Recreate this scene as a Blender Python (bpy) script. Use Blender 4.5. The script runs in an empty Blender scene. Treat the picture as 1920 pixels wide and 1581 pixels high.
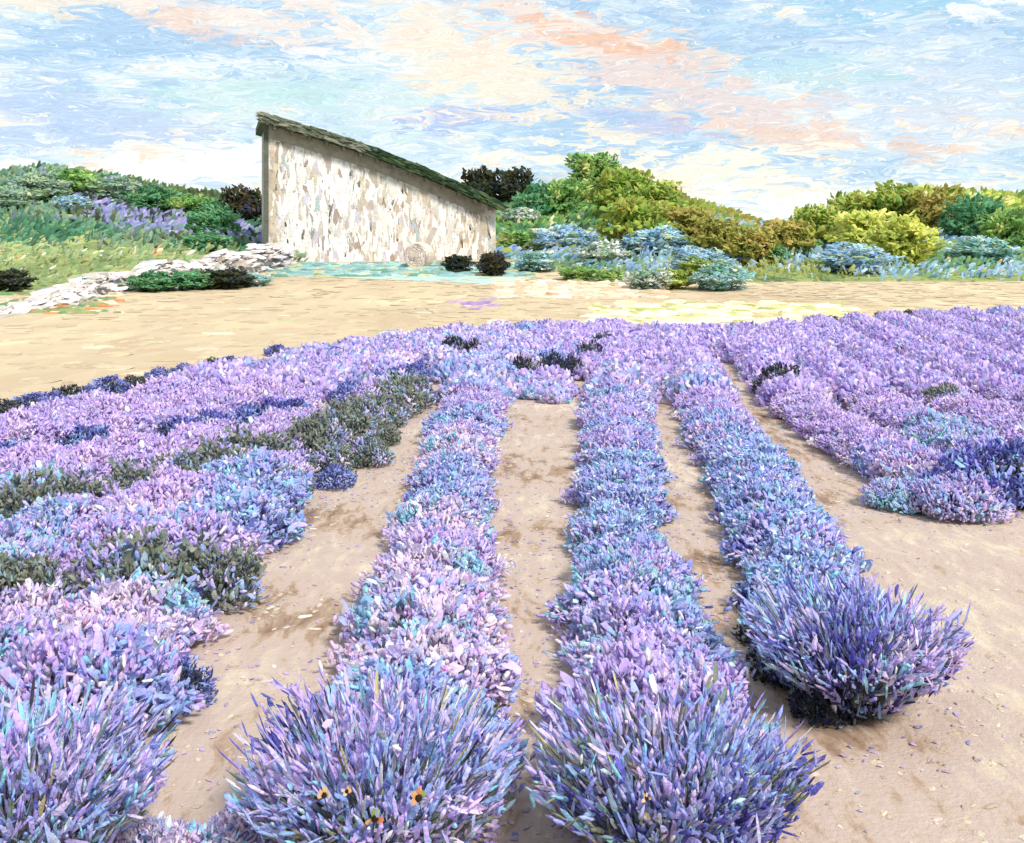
import bpy, math, random
import numpy as np
from mathutils import Vector

R = np.random.default_rng(7)
random.seed(7)
scene = bpy.context.scene
COL = scene.collection
rad = math.radians

# ------------------------------------------------------------------ camera
F, HY, EYE = 2059.0, 470.0, 2.2            # focal length and eye level of the view, in photograph pixels
cam = bpy.data.cameras.new('camera')
cam.sensor_width = 36.0
cam.lens = 36.0 * F / 1920.0
cam.shift_y = (HY - 790.5) / 1920.0
cam.clip_start = 0.05
cam.clip_end = 3000.0
camo = bpy.data.objects.new('camera', cam)
camo.location = (0, 0, EYE)
camo.rotation_euler = (rad(90), 0, 0)
COL.objects.link(camo)
scene.camera = camo

# ------------------------------------------------------------------ sun and exposure
SUN_EL, SUN_AZ = 44.0, 148.0               # azimuth clockwise from +Y (the view direction): behind the camera, right
sun = bpy.data.lights.new('sun', 'SUN')
sun.energy = 2.9
sun.angle = rad(11.0)
sun.color = (1.0, 0.95, 0.86)
suno = bpy.data.objects.new('sun', sun)
az, el = rad(SUN_AZ), rad(SUN_EL)
sd = Vector((math.sin(az) * math.cos(el), math.cos(az) * math.cos(el), math.sin(el)))
suno.rotation_euler = sd.to_track_quat('Z', 'Y').to_euler()
suno.location = (0, -5, 20)
COL.objects.link(suno)
scene.view_settings.view_transform = 'Standard'
scene.view_settings.look = 'None'
scene.view_settings.gamma = 1.0
scene.view_settings.use_curve_mapping = False
scene.view_settings.exposure = 0.86
scene.cycles.max_bounces = 4
scene.cycles.diffuse_bounces = 2
scene.cycles.glossy_bounces = 1
scene.cycles.transmission_bounces = 2
scene.cycles.caustics_reflective = False
scene.cycles.caustics_refractive = False


def lin(c):
    c = np.asarray(c, float) / 255.0
    return np.where(c <= 0.04045, c / 12.92, ((c + 0.055) / 1.055) ** 2.4)


def l4(c, k=1.0):
    a = lin(c) * k
    return (float(a[0]), float(a[1]), float(a[2]), 1.0)


# ------------------------------------------------------------------ node helper
class NT:
    def __init__(s, tree):
        s.t = tree
        tree.nodes.clear()

    def n(s, kind, **kw):
        nd = s.t.nodes.new(kind)
        for k, v in kw.items():
            setattr(nd, k, v)
        return nd

    def put(s, sock, v):
        if isinstance(v, bpy.types.NodeSocket):
            s.t.links.new(v, sock)
        elif v is not None:
            sock.default_value = v

    def math(s, op, a, b=None, c=None, clamp=False):
        nd = s.n('ShaderNodeMath', operation=op, use_clamp=clamp)
        s.put(nd.inputs[0], a)
        s.put(nd.inputs[1], b)
        s.put(nd.inputs[2], c)
        return nd.outputs[0]

    def vmath(s, op, a, b=None, scale=None):
        nd = s.n('ShaderNodeVectorMath', operation=op)
        s.put(nd.inputs[0], a)
        s.put(nd.inputs[1], b)
        if scale is not None:
            s.put(nd.inputs['Scale'], scale)
        return nd.outputs['Value'] if op in ('LENGTH', 'DOT_PRODUCT', 'DISTANCE') else nd.outputs[0]

    def comb(s, x, y, z=0.0):
        nd = s.n('ShaderNodeCombineXYZ')
        for i, v in enumerate((x, y, z)):
            s.put(nd.inputs[i], v)
        return nd.outputs[0]

    def sep(s, v):
        nd = s.n('ShaderNodeSeparateXYZ')
        s.put(nd.inputs[0], v)
        return nd.outputs

    def mapping(s, v, loc=(0, 0, 0), rot=(0, 0, 0), scale=(1, 1, 1), kind='POINT'):
        nd = s.n('ShaderNodeMapping', vector_type=kind)
        s.put(nd.inputs['Vector'], v)
        nd.inputs['Location'].default_value = loc
        nd.inputs['Rotation'].default_value = rot
        nd.inputs['Scale'].default_value = scale
        return nd.outputs[0]

    def noise(s, v, scale, detail=2.0, rough=0.5, dim='3D'):
        nd = s.n('ShaderNodeTexNoise', noise_dimensions=dim)
        s.put(nd.inputs['Vector'], v)
        nd.inputs['Scale'].default_value = scale
        nd.inputs['Detail'].default_value = detail
        nd.inputs['Roughness'].default_value = rough
        return nd

    def voro(s, v, scale, dim='3D', feature='F1'):
        nd = s.n('ShaderNodeTexVoronoi', voronoi_dimensions=dim, feature=feature)
        s.put(nd.inputs['Vector'], v)
        nd.inputs['Scale'].default_value = scale
        return nd

    def ramp(s, f, stops, interp='LINEAR'):
        nd = s.n('ShaderNodeValToRGB')
        nd.color_ramp.interpolation = interp
        els = nd.color_ramp.elements
        while len(els) < len(stops):
            els.new(0.5)
        for e, (p, c) in zip(els, stops):
            e.position = p
            e.color = c
        s.put(nd.inputs[0], f)
        return nd.outputs[0]

    def mrange(s, f, a, b, c=0.0, d=1.0, smooth=True):
        nd = s.n('ShaderNodeMapRange', interpolation_type='SMOOTHSTEP' if smooth else 'LINEAR')
        s.put(nd.inputs['Value'], f)
        for i, v in zip((1, 2, 3, 4), (a, b, c, d)):
            nd.inputs[i].default_value = v
        return nd.outputs[0]

    def mix(s, f, a, b, blend='MIX'):
        nd = s.n('ShaderNodeMix', data_type='RGBA', blend_type=blend)
        s.put(nd.inputs['Factor'], f)
        s.put(nd.inputs['A'], a)
        s.put(nd.inputs['B'], b)
        return nd.outputs['Result']


def warp(N, v, scale, amount, dim='3D', det=2.0):
    nz = N.noise(v, scale, det, dim=dim)
    c = N.vmath('SUBTRACT', nz.outputs['Color'], (0.5, 0.5, 0.5))
    return N.vmath('ADD', v, N.vmath('MULTIPLY', c, amount))


# ------------------------------------------------------------------ sky
world = bpy.data.worlds.new('World')
scene.world = world
world.use_nodes = True
N = NT(world.node_tree)
tc = N.n('ShaderNodeTexCoord')
dx, dy, dz = N.sep(tc.outputs['Generated'])
a_ = N.math('ARCTAN2', dx, dy)
e_ = N.math('ARCSINE', dz)
ae = N.comb(a_, e_, 0.0)
# long, flat, slightly slanting cloud streaks: two sizes of stretched cells with wandering edges
w1 = warp(N, N.mapping(ae, rot=(0, 0, rad(4)), scale=(9, 34, 1)), 1.6, (0.75, 0.9, 0), '2D', 1.0)
w1 = warp(N, w1, 9.0, (0.24, 0.12, 0), '2D', 0.0)
v1 = N.voro(w1, 3.0, '2D')
w2 = warp(N, N.mapping(ae, loc=(3, 1, 0), rot=(0, 0, rad(-5)), scale=(10, 48, 1)), 2.3, (0.6, 0.9, 0), '2D', 1.0)
w2 = warp(N, w2, 14.0, (0.2, 0.10, 0), '2D', 0.0)
v2 = N.voro(w2, 6.0, '2D')
r1 = N.sep(v1.outputs['Color'])
r2 = N.sep(v2.outputs['Color'])
br = N.noise(N.mapping(w2, scale=(1.0, 5.5, 1)), 5.0, 3.0, 0.65, '2D').outputs['Fac']
big = N.noise(N.mapping(ae, scale=(3.0, 9.0, 1)), 1.6, 2.0, dim='2D').outputs['Fac']
t = N.math('ADD', big, N.math('MULTIPLY', N.math('SUBTRACT', r1[0], 0.5), 0.26))
t = N.math('ADD', t, N.math('MULTIPLY', N.math('SUBTRACT', r2[0], 0.5), 0.24))
cloud = N.ramp(t, [(0.28, l4((176, 208, 236))), (0.40, l4((198, 222, 240))), (0.50, l4((212, 233, 243))),
                   (0.60, l4((232, 240, 240))), (0.70, l4((250, 244, 232))), (0.82, l4((250, 226, 205)))])


def blob(color, x, y, rx, ry, deg, amt=1.0, r=None):
    """a bank of cloud of one tint, standing at a compass bearing and elevation"""
    global cloud
    a0, e0 = math.atan((x - 960) / F), math.atan((HY - y) / F)
    m = N.mapping(ae, loc=(a0, e0, 0), rot=(0, 0, rad(deg)), scale=(rx / F, ry / F, 1), kind='TEXTURE')
    f = N.math('SUBTRACT', r, N.vmath('LENGTH', m))
    f = N.mrange(f, 0.36, 0.62, 0.0, amt)
    cloud = N.mix(f, cloud, l4(color))


A, B = (N.math('ADD', N.math('MULTIPLY_ADD', p, 0.8, 0.35), N.math('MULTIPLY', q, 0.8)) for p, q in ((r1[1], r2[1]), (r2[2], r1[2])))
blob((186, 208, 240), 120, 235, 360, 75, 0, 0.85, A)
blob((214, 236, 236), 620, 190, 330, 80, 0, 0.75, B)
blob((168, 192, 240), 900, 215, 170, 32, 4, 0.85, A)
blob((168, 216, 240), 1690, 40, 300, 45, 0, 0.8, A)
blob((206, 224, 242), 1730, 200, 330, 130, 0, 0.75, B)
blob((255, 240, 214), 950, 150, 330, 90, -16, 0.8, A)
blob((252, 230, 210), 1120, 90, 330, 60, -14, 0.85, B)
blob((248, 194, 156), 1140, 80, 200, 32, -15, 0.75, A)
blob((236, 218, 212), 1330, 190, 330, 62, -17, 0.85, B)
blob((246, 212, 188), 1500, 265, 250, 30, -8, 0.7, A)
blob((184, 198, 236), 1180, 225, 160, 22, -12, 0.7, A)
blob((252, 236, 222), 470, 50, 250, 50, -6, 0.85, A)
blob((248, 216, 192), 350, 62, 120, 26, -10, 0.6, B)
blob((252, 240, 216), 80, 30, 170, 36, 0, 0.8, B)
blob((255, 253, 248), 330, 320, 330, 44, 6, 0.9, A)
blob((250, 252, 250), 560, 130, 250, 30, 4, 0.7, A)
blob((196, 232, 230), 470, 185, 240, 46, 2, 0.7, A)
blob((188, 226, 234), 1500, 140, 200, 40, -6, 0.65, A)
blob((255, 248, 226), 1320, 320, 360, 62, -4, 0.85, B)
blob((255, 255, 250), 1500, 385, 420, 42, 0, 0.85, A)
blob((255, 255, 252), 1880, 40, 120, 36, 0, 0.8, B)
# painted-in brush relief: darker and lighter streaks, white highlights on the ridges
s_ = N.mrange(br, 0.28, 0.74, 0.80, 1.12, smooth=False)
cloud = N.mix(1.0, cloud, N.comb(s_, s_, s_), 'MULTIPLY')
crest = N.mrange(br, 0.62, 0.71, 0.0, 0.85)
cloud = N.mix(crest, cloud, l4((255, 254, 250)))
sky = N.n('ShaderNodeTexSky', sky_type='NISHITA', sun_disc=False)
sky.sun_elevation = el
sky.sun_rotation = az
sky.altitude = 200
bg1 = N.n('ShaderNodeBackground')
N.put(bg1.inputs['Color'], sky.outputs[0])
bg1.inputs['Strength'].default_value = 0.09
bg2 = N.n('ShaderNodeBackground')
N.put(bg2.inputs['Color'], cloud)
bg2.inputs['Strength'].default_value = 0.65
world.cycles.sampling_method = 'MANUAL'
world.cycles.sample_map_resolution = 256
mx = N.n('ShaderNodeMixShader')
mx.inputs[0].default_value = 0.90
N.t.links.new(bg1.outputs[0], mx.inputs[1])
N.t.links.new(bg2.outputs[0], mx.inputs[2])
N.t.links.new(mx.outputs[0], N.n('ShaderNodeOutputWorld').inputs['Surface'])

# ------------------------------------------------------------------ materials
def mat_attr(name, rough=0.62, var=0.18, bump=0.35, spec=0.3, hue=0.0, nscale=9.0, bdist=0.02, thru=0.0):
    """colour from the per-piece attribute, with grain and relief"""
    m = bpy.data.materials.new(name)
    m.use_nodes = True
    N = NT(m.node_tree)
    at = N.n('ShaderNodeAttribute', attribute_name='Col')
    tc = N.n('ShaderNodeTexCoord')
    nz = N.noise(tc.outputs['Object'], nscale, 2.0, 0.65)
    k = N.mrange(nz.outputs['Fac'], 0.25, 0.75, 1 - var, 1 + var, smooth=False)
    hs = N.n('ShaderNodeHueSaturation')
    N.put(hs.inputs['Color'], at.outputs['Color'])
    N.put(hs.inputs['Value'], k)
    if hue:
        oi = N.n('ShaderNodeObjectInfo')
        N.put(hs.inputs['Hue'], N.mrange(oi.outputs['Random'], 0, 1, 0.5 - hue, 0.5 + hue, smooth=False))
    p = N.n('ShaderNodeBsdfPrincipled')
    N.put(p.inputs['Base Color'], hs.outputs[0])
    p.inputs['Roughness'].default_value = rough
    p.inputs['Specular IOR Level'].default_value = spec
    b = N.n('ShaderNodeBump')
    b.inputs['Strength'].default_value = bump
    b.inputs['Distance'].default_value = bdist
    N.put(b.inputs['Height'], N.noise(tc.outputs['Object'], nscale * 5, 1.0).outputs['Fac'])
    N.t.links.new(b.outputs[0], p.inputs['Normal'])
    out = p.outputs[0]
    if thru:
        tr = N.n('ShaderNodeBsdfTranslucent')
        N.put(tr.inputs['Color'], hs.outputs[0])
        ms = N.n('ShaderNodeMixShader')
        ms.inputs[0].default_value = thru
        N.t.links.new(out, ms.inputs[1])
        N.t.links.new(tr.outputs[0], ms.inputs[2])
        out = ms.outputs[0]
    N.t.links.new(out, N.n('ShaderNodeOutputMaterial').inputs['Surface'])
    return m


def mat_ground(name, stops, stretch, scale, warp_amt, rough=0.85, bump=0.6, dist=0.03, fine=30.0, rot=0.0, big=0.35, k=1.0, streak=None, cell=1.0):
    """soil, plaster and grass: patches like trowel strokes in a few tints, grain and relief"""
    m = bpy.data.materials.new(name)
    m.use_nodes = True
    N = NT(m.node_tree)
    tc = N.n('ShaderNodeTexCoord')
    o = N.mapping(tc.outputs['Object'], rot=(0, 0, rad(rot)), scale=stretch)
    w = warp(N, o, scale * 0.6, (warp_amt / scale,) * 3)
    v1 = N.voro(w, scale)
    v2 = N.voro(N.mapping(w, loc=(5, 3, 1), rot=(0, 0, 0.3)), scale * 2.3)
    bn = N.noise(tc.outputs['Object'], big, 3.0).outputs['Fac']
    a = N.sep(v1.outputs['Color'])[0]
    b = N.sep(v2.outputs['Color'])[1]
    t = N.math('ADD', N.math('MULTIPLY', a, 0.34 * cell), N.math('MULTIPLY', b, 0.26 * cell))
    t = N.math('ADD', t, N.math('MULTIPLY', N.mrange(bn, 0.3, 0.7), 0.4))
    st = N.noise(N.mapping(w, scale=(1, 1, 1)), scale * 5, 4.0, 0.7).outputs['Fac']
    t = N.math('ADD', t, N.math('MULTIPLY', N.math('SUBTRACT', st, 0.5), 0.35))
    if streak:
        sw = warp(N, tc.outputs['Object'], 1.3, (.35, .5, 0))
        sn = N.noise(N.mapping(sw, rot=(0, 0, .12), scale=streak), 1.0, 5.0, 0.62).outputs['Fac']
        t = N.math('ADD', t, N.math('MULTIPLY', N.mrange(sn, .28, .72), .6 * (1 - cell)))
    c = N.ramp(t, [(p, l4(q, k)) for p, q in stops])
    p = N.n('ShaderNodeBsdfPrincipled')
    N.put(p.inputs['Base Color'], c)
    p.inputs['Roughness'].default_value = rough
    p.inputs['Specular IOR Level'].default_value = 0.2
    fn = N.noise(tc.outputs['Object'], fine, 4.0, 0.7).outputs['Fac']
    h = N.math('ADD', N.math('MULTIPLY', st, 0.7), N.math('MULTIPLY', fn, 0.5))
    h = N.math('SUBTRACT', h, N.math('MULTIPLY', v1.outputs['Distance'], 0.5))
    bp = N.n('ShaderNodeBump')
    bp.inputs['Strength'].default_value = bump
    bp.inputs['Distance'].default_value = dist
    N.put(bp.inputs['Height'], h)
    N.t.links.new(bp.outputs[0], p.inputs['Normal'])
    N.t.links.new(p.outputs[0], N.n('ShaderNodeOutputMaterial').inputs['Surface'])
    return m


M_FLOWER = mat_attr('lavender_flowers', 0.8, 0.2, 0.5, 0.12, 0.012, 14.0, thru=0.45)
M_LEAF = mat_attr('leaves', 0.7, 0.2, 0.4, 0.15, 0.006, 6.0, thru=0.45)
M_CLOD = mat_attr('dry_earth', 0.85, 0.16, 0.6, 0.15, 0.0, 9.0)
M_STONE = mat_attr('plaster_and_stone', 0.8, 0.14, 0.7, 0.2, 0.0, 3.0, 0.06)
M_ROOF = mat_attr('roof_boards', 0.7, 0.25, 0.6, 0.25, 0.0, 3.0, 0.05)
M_BARK = mat_attr('bark', 0.85, 0.3, 0.7, 0.2, 0.0, 4.0, 0.05)

SOIL = mat_ground('soil', [(0.10, (138, 110, 92)), (0.30, (182, 154, 132)), (0.42, (206, 184, 168)), (0.56, (206, 184, 174)),
                           (0.72, (218, 198, 178)), (0.95, (240, 226, 206))], (1, 0.6, 1), 2.3, 1.5, bump=0.55, dist=0.03, k=.72, big=.5, streak=(9, 2.2, 1), cell=.35)
STRAW = mat_ground('straw', [(0.0, (200, 174, 140)), (0.3, (212, 188, 156)), (0.5, (220, 198, 166)), (0.7, (226, 206, 168)),
                             (0.9, (238, 224, 192))], (0.5, 0.12, 1), 1.2, 1.2, bump=0.5, dist=0.05, fine=12, big=0.09, k=.72)
GRASS = mat_ground('grass', [(0.0, (70, 96, 62)), (0.35, (112, 130, 78)), (0.6, (140, 150, 92)), (0.9, (176, 178, 120))],
                   (0.3, 0.15, 0.3), 1.0, 1.2, bump=0.6, dist=0.15, fine=5, big=0.06)
TEALGRASS = mat_ground('pale_grass', [(0.0, (120, 160, 148)), (0.4, (156, 188, 184)), (0.7, (176, 200, 186)), (0.95, (206, 206, 168))],
                       (0.3, 0.12, 1), 1.2, 1.2, bump=0.4, dist=0.05, fine=8, big=0.2)
TRACK = mat_ground('chalk_track', [(0.0, (186, 176, 168)), (0.4, (222, 214, 206)), (0.7, (238, 234, 230)), (0.95, (250, 246, 240))],
                   (0.5, 0.2, 1), 1.6, 1.2, bump=0.6, dist=0.06, fine=8, big=0.2, k=.62)
PLASTER = mat_ground('plaster', [(0.0, (150, 136, 128)), (0.3, (192, 180, 172)), (0.55, (216, 208, 202)), (0.8, (236, 230, 226)),
                                 (0.95, (248, 245, 242))], (1.6, 1.6, 0.45), 1.2, 1.0, bump=0.7, dist=0.06, fine=10, big=0.5, k=.85)

# ------------------------------------------------------------------ mesh helpers
def mesh_from(name, V, faces_flat, loop_tot, C=None, smooth=True):
    me = bpy.data.meshes.new(name)
    V = np.asarray(V, np.float32)
    lt = np.asarray(loop_tot, np.int32)
    me.vertices.add(len(V))
    me.vertices.foreach_set('co', V.ravel())
    me.loops.add(len(faces_flat))
    me.loops.foreach_set('vertex_index', np.asarray(faces_flat, np.int32))
    me.polygons.add(len(lt))
    ls = np.concatenate(([0], np.cumsum(lt)[:-1])).astype(np.int32)
    me.polygons.foreach_set('loop_start', ls)
    me.polygons.foreach_set('loop_total', lt)
    me.polygons.foreach_set('use_smooth', np.full(len(lt), smooth))
    me.update(calc_edges=True)
    if C is not None:
        ca = me.color_attributes.new('Col', 'FLOAT_COLOR', 'POINT')
        c4 = np.ones((len(V), 4), np.float32)
        c4[:, :3] = C
        ca.data.foreach_set('color', c4.ravel())
        me.color_attributes.active_color = ca
    me.validate()
    return me


STROKE_V = np.array([(-.5, 0, 0), (-.27, -.5, 0), (.3, -.4, 0), (.5, 0, 0), (.3, .45, 0), (-.27, .5, 0), (-.22, 0, 1), (.28, 0, 1)], float)
STROKE_F = [(1, 2, 7, 6), (4, 5, 6, 7), (0, 1, 6), (5, 0, 6), (2, 3, 7), (3, 4, 7)]
_c4 = [(math.cos(k * math.pi / 2 + .4), math.sin(k * math.pi / 2 + .4)) for k in range(4)]
SPIKE_V = np.array([(-.5, 0, 0)] + [(-.28, .42 * a, .42 * b) for a, b in _c4] + [(.2, .5 * a, .5 * b) for a, b in _c4] + [(.5, 0, 0)], float)
SPIKE_F = ([(0, 1 + (k + 1) % 4, 1 + k) for k in range(4)] + [(1 + k, 1 + (k + 1) % 4, 5 + (k + 1) % 4, 5 + k) for k in range(4)]
           + [(9, 5 + k, 5 + (k + 1) % 4) for k in range(4)])
BLADE_V = np.array([(-.5, -.5, 0), (-.5, .5, 0), (.1, .42, .5), (.1, -.42, .5), (.5, 0, 0)], float)
BLADE_F = [(0, 3, 2, 1), (3, 4, 2)]


def unit(a):
    return a / np.maximum(np.linalg.norm(a, axis=-1, keepdims=True), 1e-9)


class Dabs:
    """collects many small solid pieces (petals, leaves, clods) into one mesh"""
    def __init__(s):
        s.V, s.F, s.T, s.C, s.n = [], [], [], [], 0

    def add(s, P, T, Nn, L, W, H, C, kind='stroke', jit=0.12):
        TV, TF = {'stroke': (STROKE_V, STROKE_F), 'spike': (SPIKE_V, SPIKE_F), 'blade': (BLADE_V, BLADE_F)}[kind]
        P = np.atleast_2d(P).astype(float)
        n = len(P)
        T = unit(np.broadcast_to(T, (n, 3)))
        Nn = np.broadcast_to(Nn, (n, 3))
        Bn = unit(np.cross(Nn, T) + 1e-6)
        Nn = np.cross(T, Bn)
        L, W, H = (np.broadcast_to(q, (n,))[:, None] for q in (L, W, H))
        tv = TV[None] + R.normal(0, jit, (n, len(TV), 3)) * (np.array([.4, .5, .5]) if kind != 'blade' else np.array([.2, .3, .3]))
        v = P[:, None] + T[:, None] * (tv[..., 0] * L)[..., None] + Bn[:, None] * (tv[..., 1] * W)[..., None] + Nn[:, None] * (tv[..., 2] * H)[..., None]
        k = len(TV)
        base = s.n + np.arange(n) * k
        flat = np.concatenate([np.array(f) for f in TF])
        s.V.append(v.reshape(-1, 3))
        s.F.append((base[:, None] + flat[None]).ravel())
        s.T.append(np.tile([len(f) for f in TF], n))
        C = np.broadcast_to(C, (n, 3))
        s.C.append(np.repeat(C, k, axis=0))
        s.n += n * k

    def raw(s, V, faces, C):
        V = np.asarray(V, float)
        s.V.append(V)
        s.F.append(np.concatenate([np.array(f) for f in faces]) + s.n)
        s.T.append(np.array([len(f) for f in faces]))
        s.C.append(np.broadcast_to(C, (len(V), 3)))
        s.n += len(V)

    def tube(s, pts, rads, C, k=6):
        pts = [Vector(p) for p in pts]
        V, Fc = [], []
        for i, p in enumerate(pts):
            d = (pts[min(i + 1, len(pts) - 1)] - pts[max(i - 1, 0)]).normalized()
            u = d.orthogonal().normalized()
            w = d.cross(u)
            for j in range(k):
                a = 2 * math.pi * j / k
                V.append(p + (u * math.cos(a) + w * math.sin(a)) * rads[i])
        for i in range(len(pts) - 1):
            for j in range(k):
                Fc.append((i * k + j, i * k + (j + 1) % k, (i + 1) * k + (j + 1) % k, (i + 1) * k + j))
        Fc.append(tuple(range((len(pts) - 1) * k, len(pts) * k)))
        s.raw(V, Fc, C)

    def mesh(s, name, mat, smooth=True):
        me = mesh_from(name, np.concatenate(s.V), np.concatenate(s.F), np.concatenate(s.T), np.concatenate(s.C), smooth)
        me.materials.append(mat)
        return me


def ob(name, data, parent=None, label=None, cat=None, group=None, kind=None, loc=None):
    o = bpy.data.objects.new(name, data)
    COL.objects.link(o)
    if parent is not None:
        o.parent = parent
    if loc is not None:
        o.location = loc
    for k, v in (('label', label), ('category', cat), ('group', group), ('kind', kind)):
        if v:
            o[k] = v
    return o


def pick(pal, n, spread=0.06, gain=1.0):
    """n colours from a weighted palette [(weight, rgb)], in linear light with a little scatter"""
    w = np.array([p[0] for p in pal], float)
    c = lin(np.array([p[1] for p in pal], float))
    i = R.choice(len(pal), n, p=w / w.sum())
    out = c[i] * (1 + R.normal(0, spread, (n, 1)) + R.normal(0, spread * .5, (n, 3)))
    return np.clip(out * gain, 0.004, 0.93)


# ------------------------------------------------------------------ lie of the land
def sstep(a, b, x):
    t = np.clip((np.asarray(x, float) - a) / (b - a), 0, 1)
    return t * t * (3 - 2 * t)


def land(X, Y):
    X, Y = np.asarray(X, float), np.asarray(Y, float)
    q = np.clip(Y, 20, 60) - 20
    z = 0.001 * q * q + 0.028 * np.clip(Y - 60, 0, 40)
    return z + 0.05 * np.sin(X * .31 + 1) * np.sin(Y * .23) * sstep(14, 30, Y)


def sil(pts):
    xs = np.array([(p[0] - 960) / F * 108 for p in pts])
    zs = np.array([EYE + (HY - p[1]) / F * 108 for p in pts])
    return xs, zs


HL = sil([(-700, 440), (-300, 380), (-120, 352), (0, 352), (110, 322), (200, 336), (300, 356), (420, 378), (520, 398), (700, 430), (860, 470)])
HR = sil([(740, 470), (850, 392), (950, 380), (1050, 372), (1120, 350), (1200, 352), (1260, 384), (1320, 416), (1400, 438), (1470, 428),
          (1540, 408), (1620, 380), (1700, 366), (1800, 370), (1920, 398), (2150, 380), (2500, 440)])


def foot(X, S):
    """how near the foot of each hill comes"""
    if S is HL:
        return np.interp(X, [-24, -17, -12, -9], [38, 43, 56, 66])
    return np.interp(X, [-3, 1, 4, 9, 24], [66, 57, 52, 46, 48])


def hill(X, Y, S):
    X, Y = np.asarray(X, float), np.asarray(Y, float)
    f = foot(X, S)
    top = np.interp(X, S[0], S[1]) - 2.0
    u = np.clip((Y - f) / (106 - f), 0, 1)
    g = np.where(Y < 106, u ** 1.55 * (1.25 - .25 * u ** 2), 1 - sstep(106, 175, Y))
    b = top * g + 0.35 * np.sin(X * .5) * np.sin(Y * .37 + X * .13) * np.minimum(g, .6)
    base = land(X, Y)
    return base * (1 - g) + 2.0 * g + b - .5 * (1 - sstep(f - 1, f + 2, Y)) + .03 - 2.2 * sstep(150, 178, Y)


def top_z(X, Y):
    z = land(X, Y)
    if 36 < Y < 178:
        z = max(z, float(hill(X, Y, HL)), float(hill(X, Y, HR)))
    return float(z)


def at(x, y, Y):
    return np.array([(x - 960) / F * Y, Y, EYE - (y - HY) / F * Y])


_HY = np.arange(3.0, 120.0, 0.04)


def hit(x, y, lift=0.0):
    """where the sight line through a spot meets the land (or a layer that high above it)"""
    X = (x - 960) / F * _HY
    Z = EYE - (y - HY) / F * _HY
    under = Z <= land(X, _HY) + lift
    k = int(np.argmax(under)) if under.any() else len(_HY) - 1
    return np.array([X[k], _HY[k], Z[k] - lift])


def sheet(name, xs, ys, zf, mat, kind='structure', keep=None):
    X, Y = np.meshgrid(xs, ys)
    Z = zf(X, Y)
    V = np.stack([X, Y, Z], -1).reshape(-1, 3)
    nx, ny = len(xs), len(ys)
    i = np.arange(nx - 1)[None] + np.arange(ny - 1)[:, None] * nx
    Fc = np.stack([i, i + 1, i + 1 + nx, i + nx], -1).reshape(-1, 4)
    if keep is not None:
        cx = V[Fc].mean(1)
        Fc = Fc[keep(cx[:, 0], cx[:, 1])]
    me = mesh_from(name, V, Fc.ravel(), np.full(len(Fc), 4))
    me.materials.append(mat)
    return ob(name, me, kind=kind)


def poly_sheet(name, poly, lift, mat, step=0.5):
    """a patch of ground with an outline, draped over the land"""
    import bmesh
    bm = bmesh.new()
    vs = [bm.verts.new((p[0], p[1], 0)) for p in poly]
    bm.faces.new(vs)
    bmesh.ops.triangulate(bm, faces=bm.faces[:])
    for _ in range(5):
        long = [e for e in bm.edges if e.calc_length() > step * 2]
        if not long:
            break
        bmesh.ops.subdivide_edges(bm, edges=long, cuts=1)
        bmesh.ops.triangulate(bm, faces=bm.faces[:])
    for v in bm.verts:
        v.co.z = float(land(v.co.x, v.co.y)) + lift
    me = bpy.data.meshes.new(name)
    bm.normal_update()
    bm.to_mesh(me)
    bm.free()
    for p in me.polygons:
        p.use_smooth = True
        if p.normal.z < 0:
            p.flip()
    me.materials.append(mat)
    return ob(name, me, kind='structure')


# field edge, seen in the photograph from the left margin round to the right one
EDGE = [hit(*p, .31) for p in ((-420, 880), (-200, 830), (0, 783), (200, 735), (400, 687), (600, 648), (760, 622), (960, 604), (1150, 600), (1300, 612),
                          (1420, 606), (1560, 592), (1700, 581), (1920, 574), (2250, 572))]
EX = np.array([p[0] for p in EDGE])
EY = np.array([p[1] for p in EDGE])


def edge_y(X):
    return np.interp(X, EX, EY)


gx = np.concatenate([np.linspace(-500, -40, 24), np.linspace(-38, 38, 100), np.linspace(40, 500, 24)])
gy = np.concatenate([np.linspace(-60, 2, 12), np.linspace(2.5, 60, 140), np.linspace(62, 700, 60)])
sheet('ground', gx, gy, land, SOIL)
xs = np.linspace(-45, 45, 150)
# straw field: everything from the lavender's far edge to the foot of the hills
X = np.concatenate([xs])
rows_t = np.linspace(0, 1, 70)
V, Fc = [], []
for t in rows_t:
    for x in xs:
        y0 = float(edge_y(x)) + .1
        y = y0 + (72 - y0) * t
        V.append((x, y, float(land(x, y)) + 0.006))
n = len(xs)
i = np.arange(n - 1)[None] + np.arange(len(rows_t) - 1)[:, None] * n
Fc = np.stack([i, i + 1, i + 1 + n, i + n], -1).reshape(-1, 4)
me = mesh_from('straw_field', V, Fc.ravel(), np.full(len(Fc), 4))
me.materials.append(STRAW)
ob('straw_field', me, kind='structure')
sheet('hill', np.linspace(-90, -2, 130), np.linspace(36, 178, 140), lambda a, b: hill(a, b, HL), GRASS)
sheet('hill', np.linspace(-14, 84, 140), np.linspace(36, 178, 140), lambda a, b: hill(a, b, HR), GRASS)

# grass strip before the barn, chalk track to its left
poly_sheet('lawn', [hit(*p)[:2] for p in ((505, 512), (640, 522), (800, 520), (960, 535), (985, 520), (950, 502), (760, 494), (560, 492), (505, 496))], 0.016, TEALGRASS)
poly_sheet('track', [hit(*p)[:2] for p in ((-120, 622), (0, 598), (110, 572), (250, 548), (420, 535), (540, 512), (520, 497), (400, 496),
                                           (250, 512), (120, 540), (0, 572), (-120, 592))], 0.012, TRACK)

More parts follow.
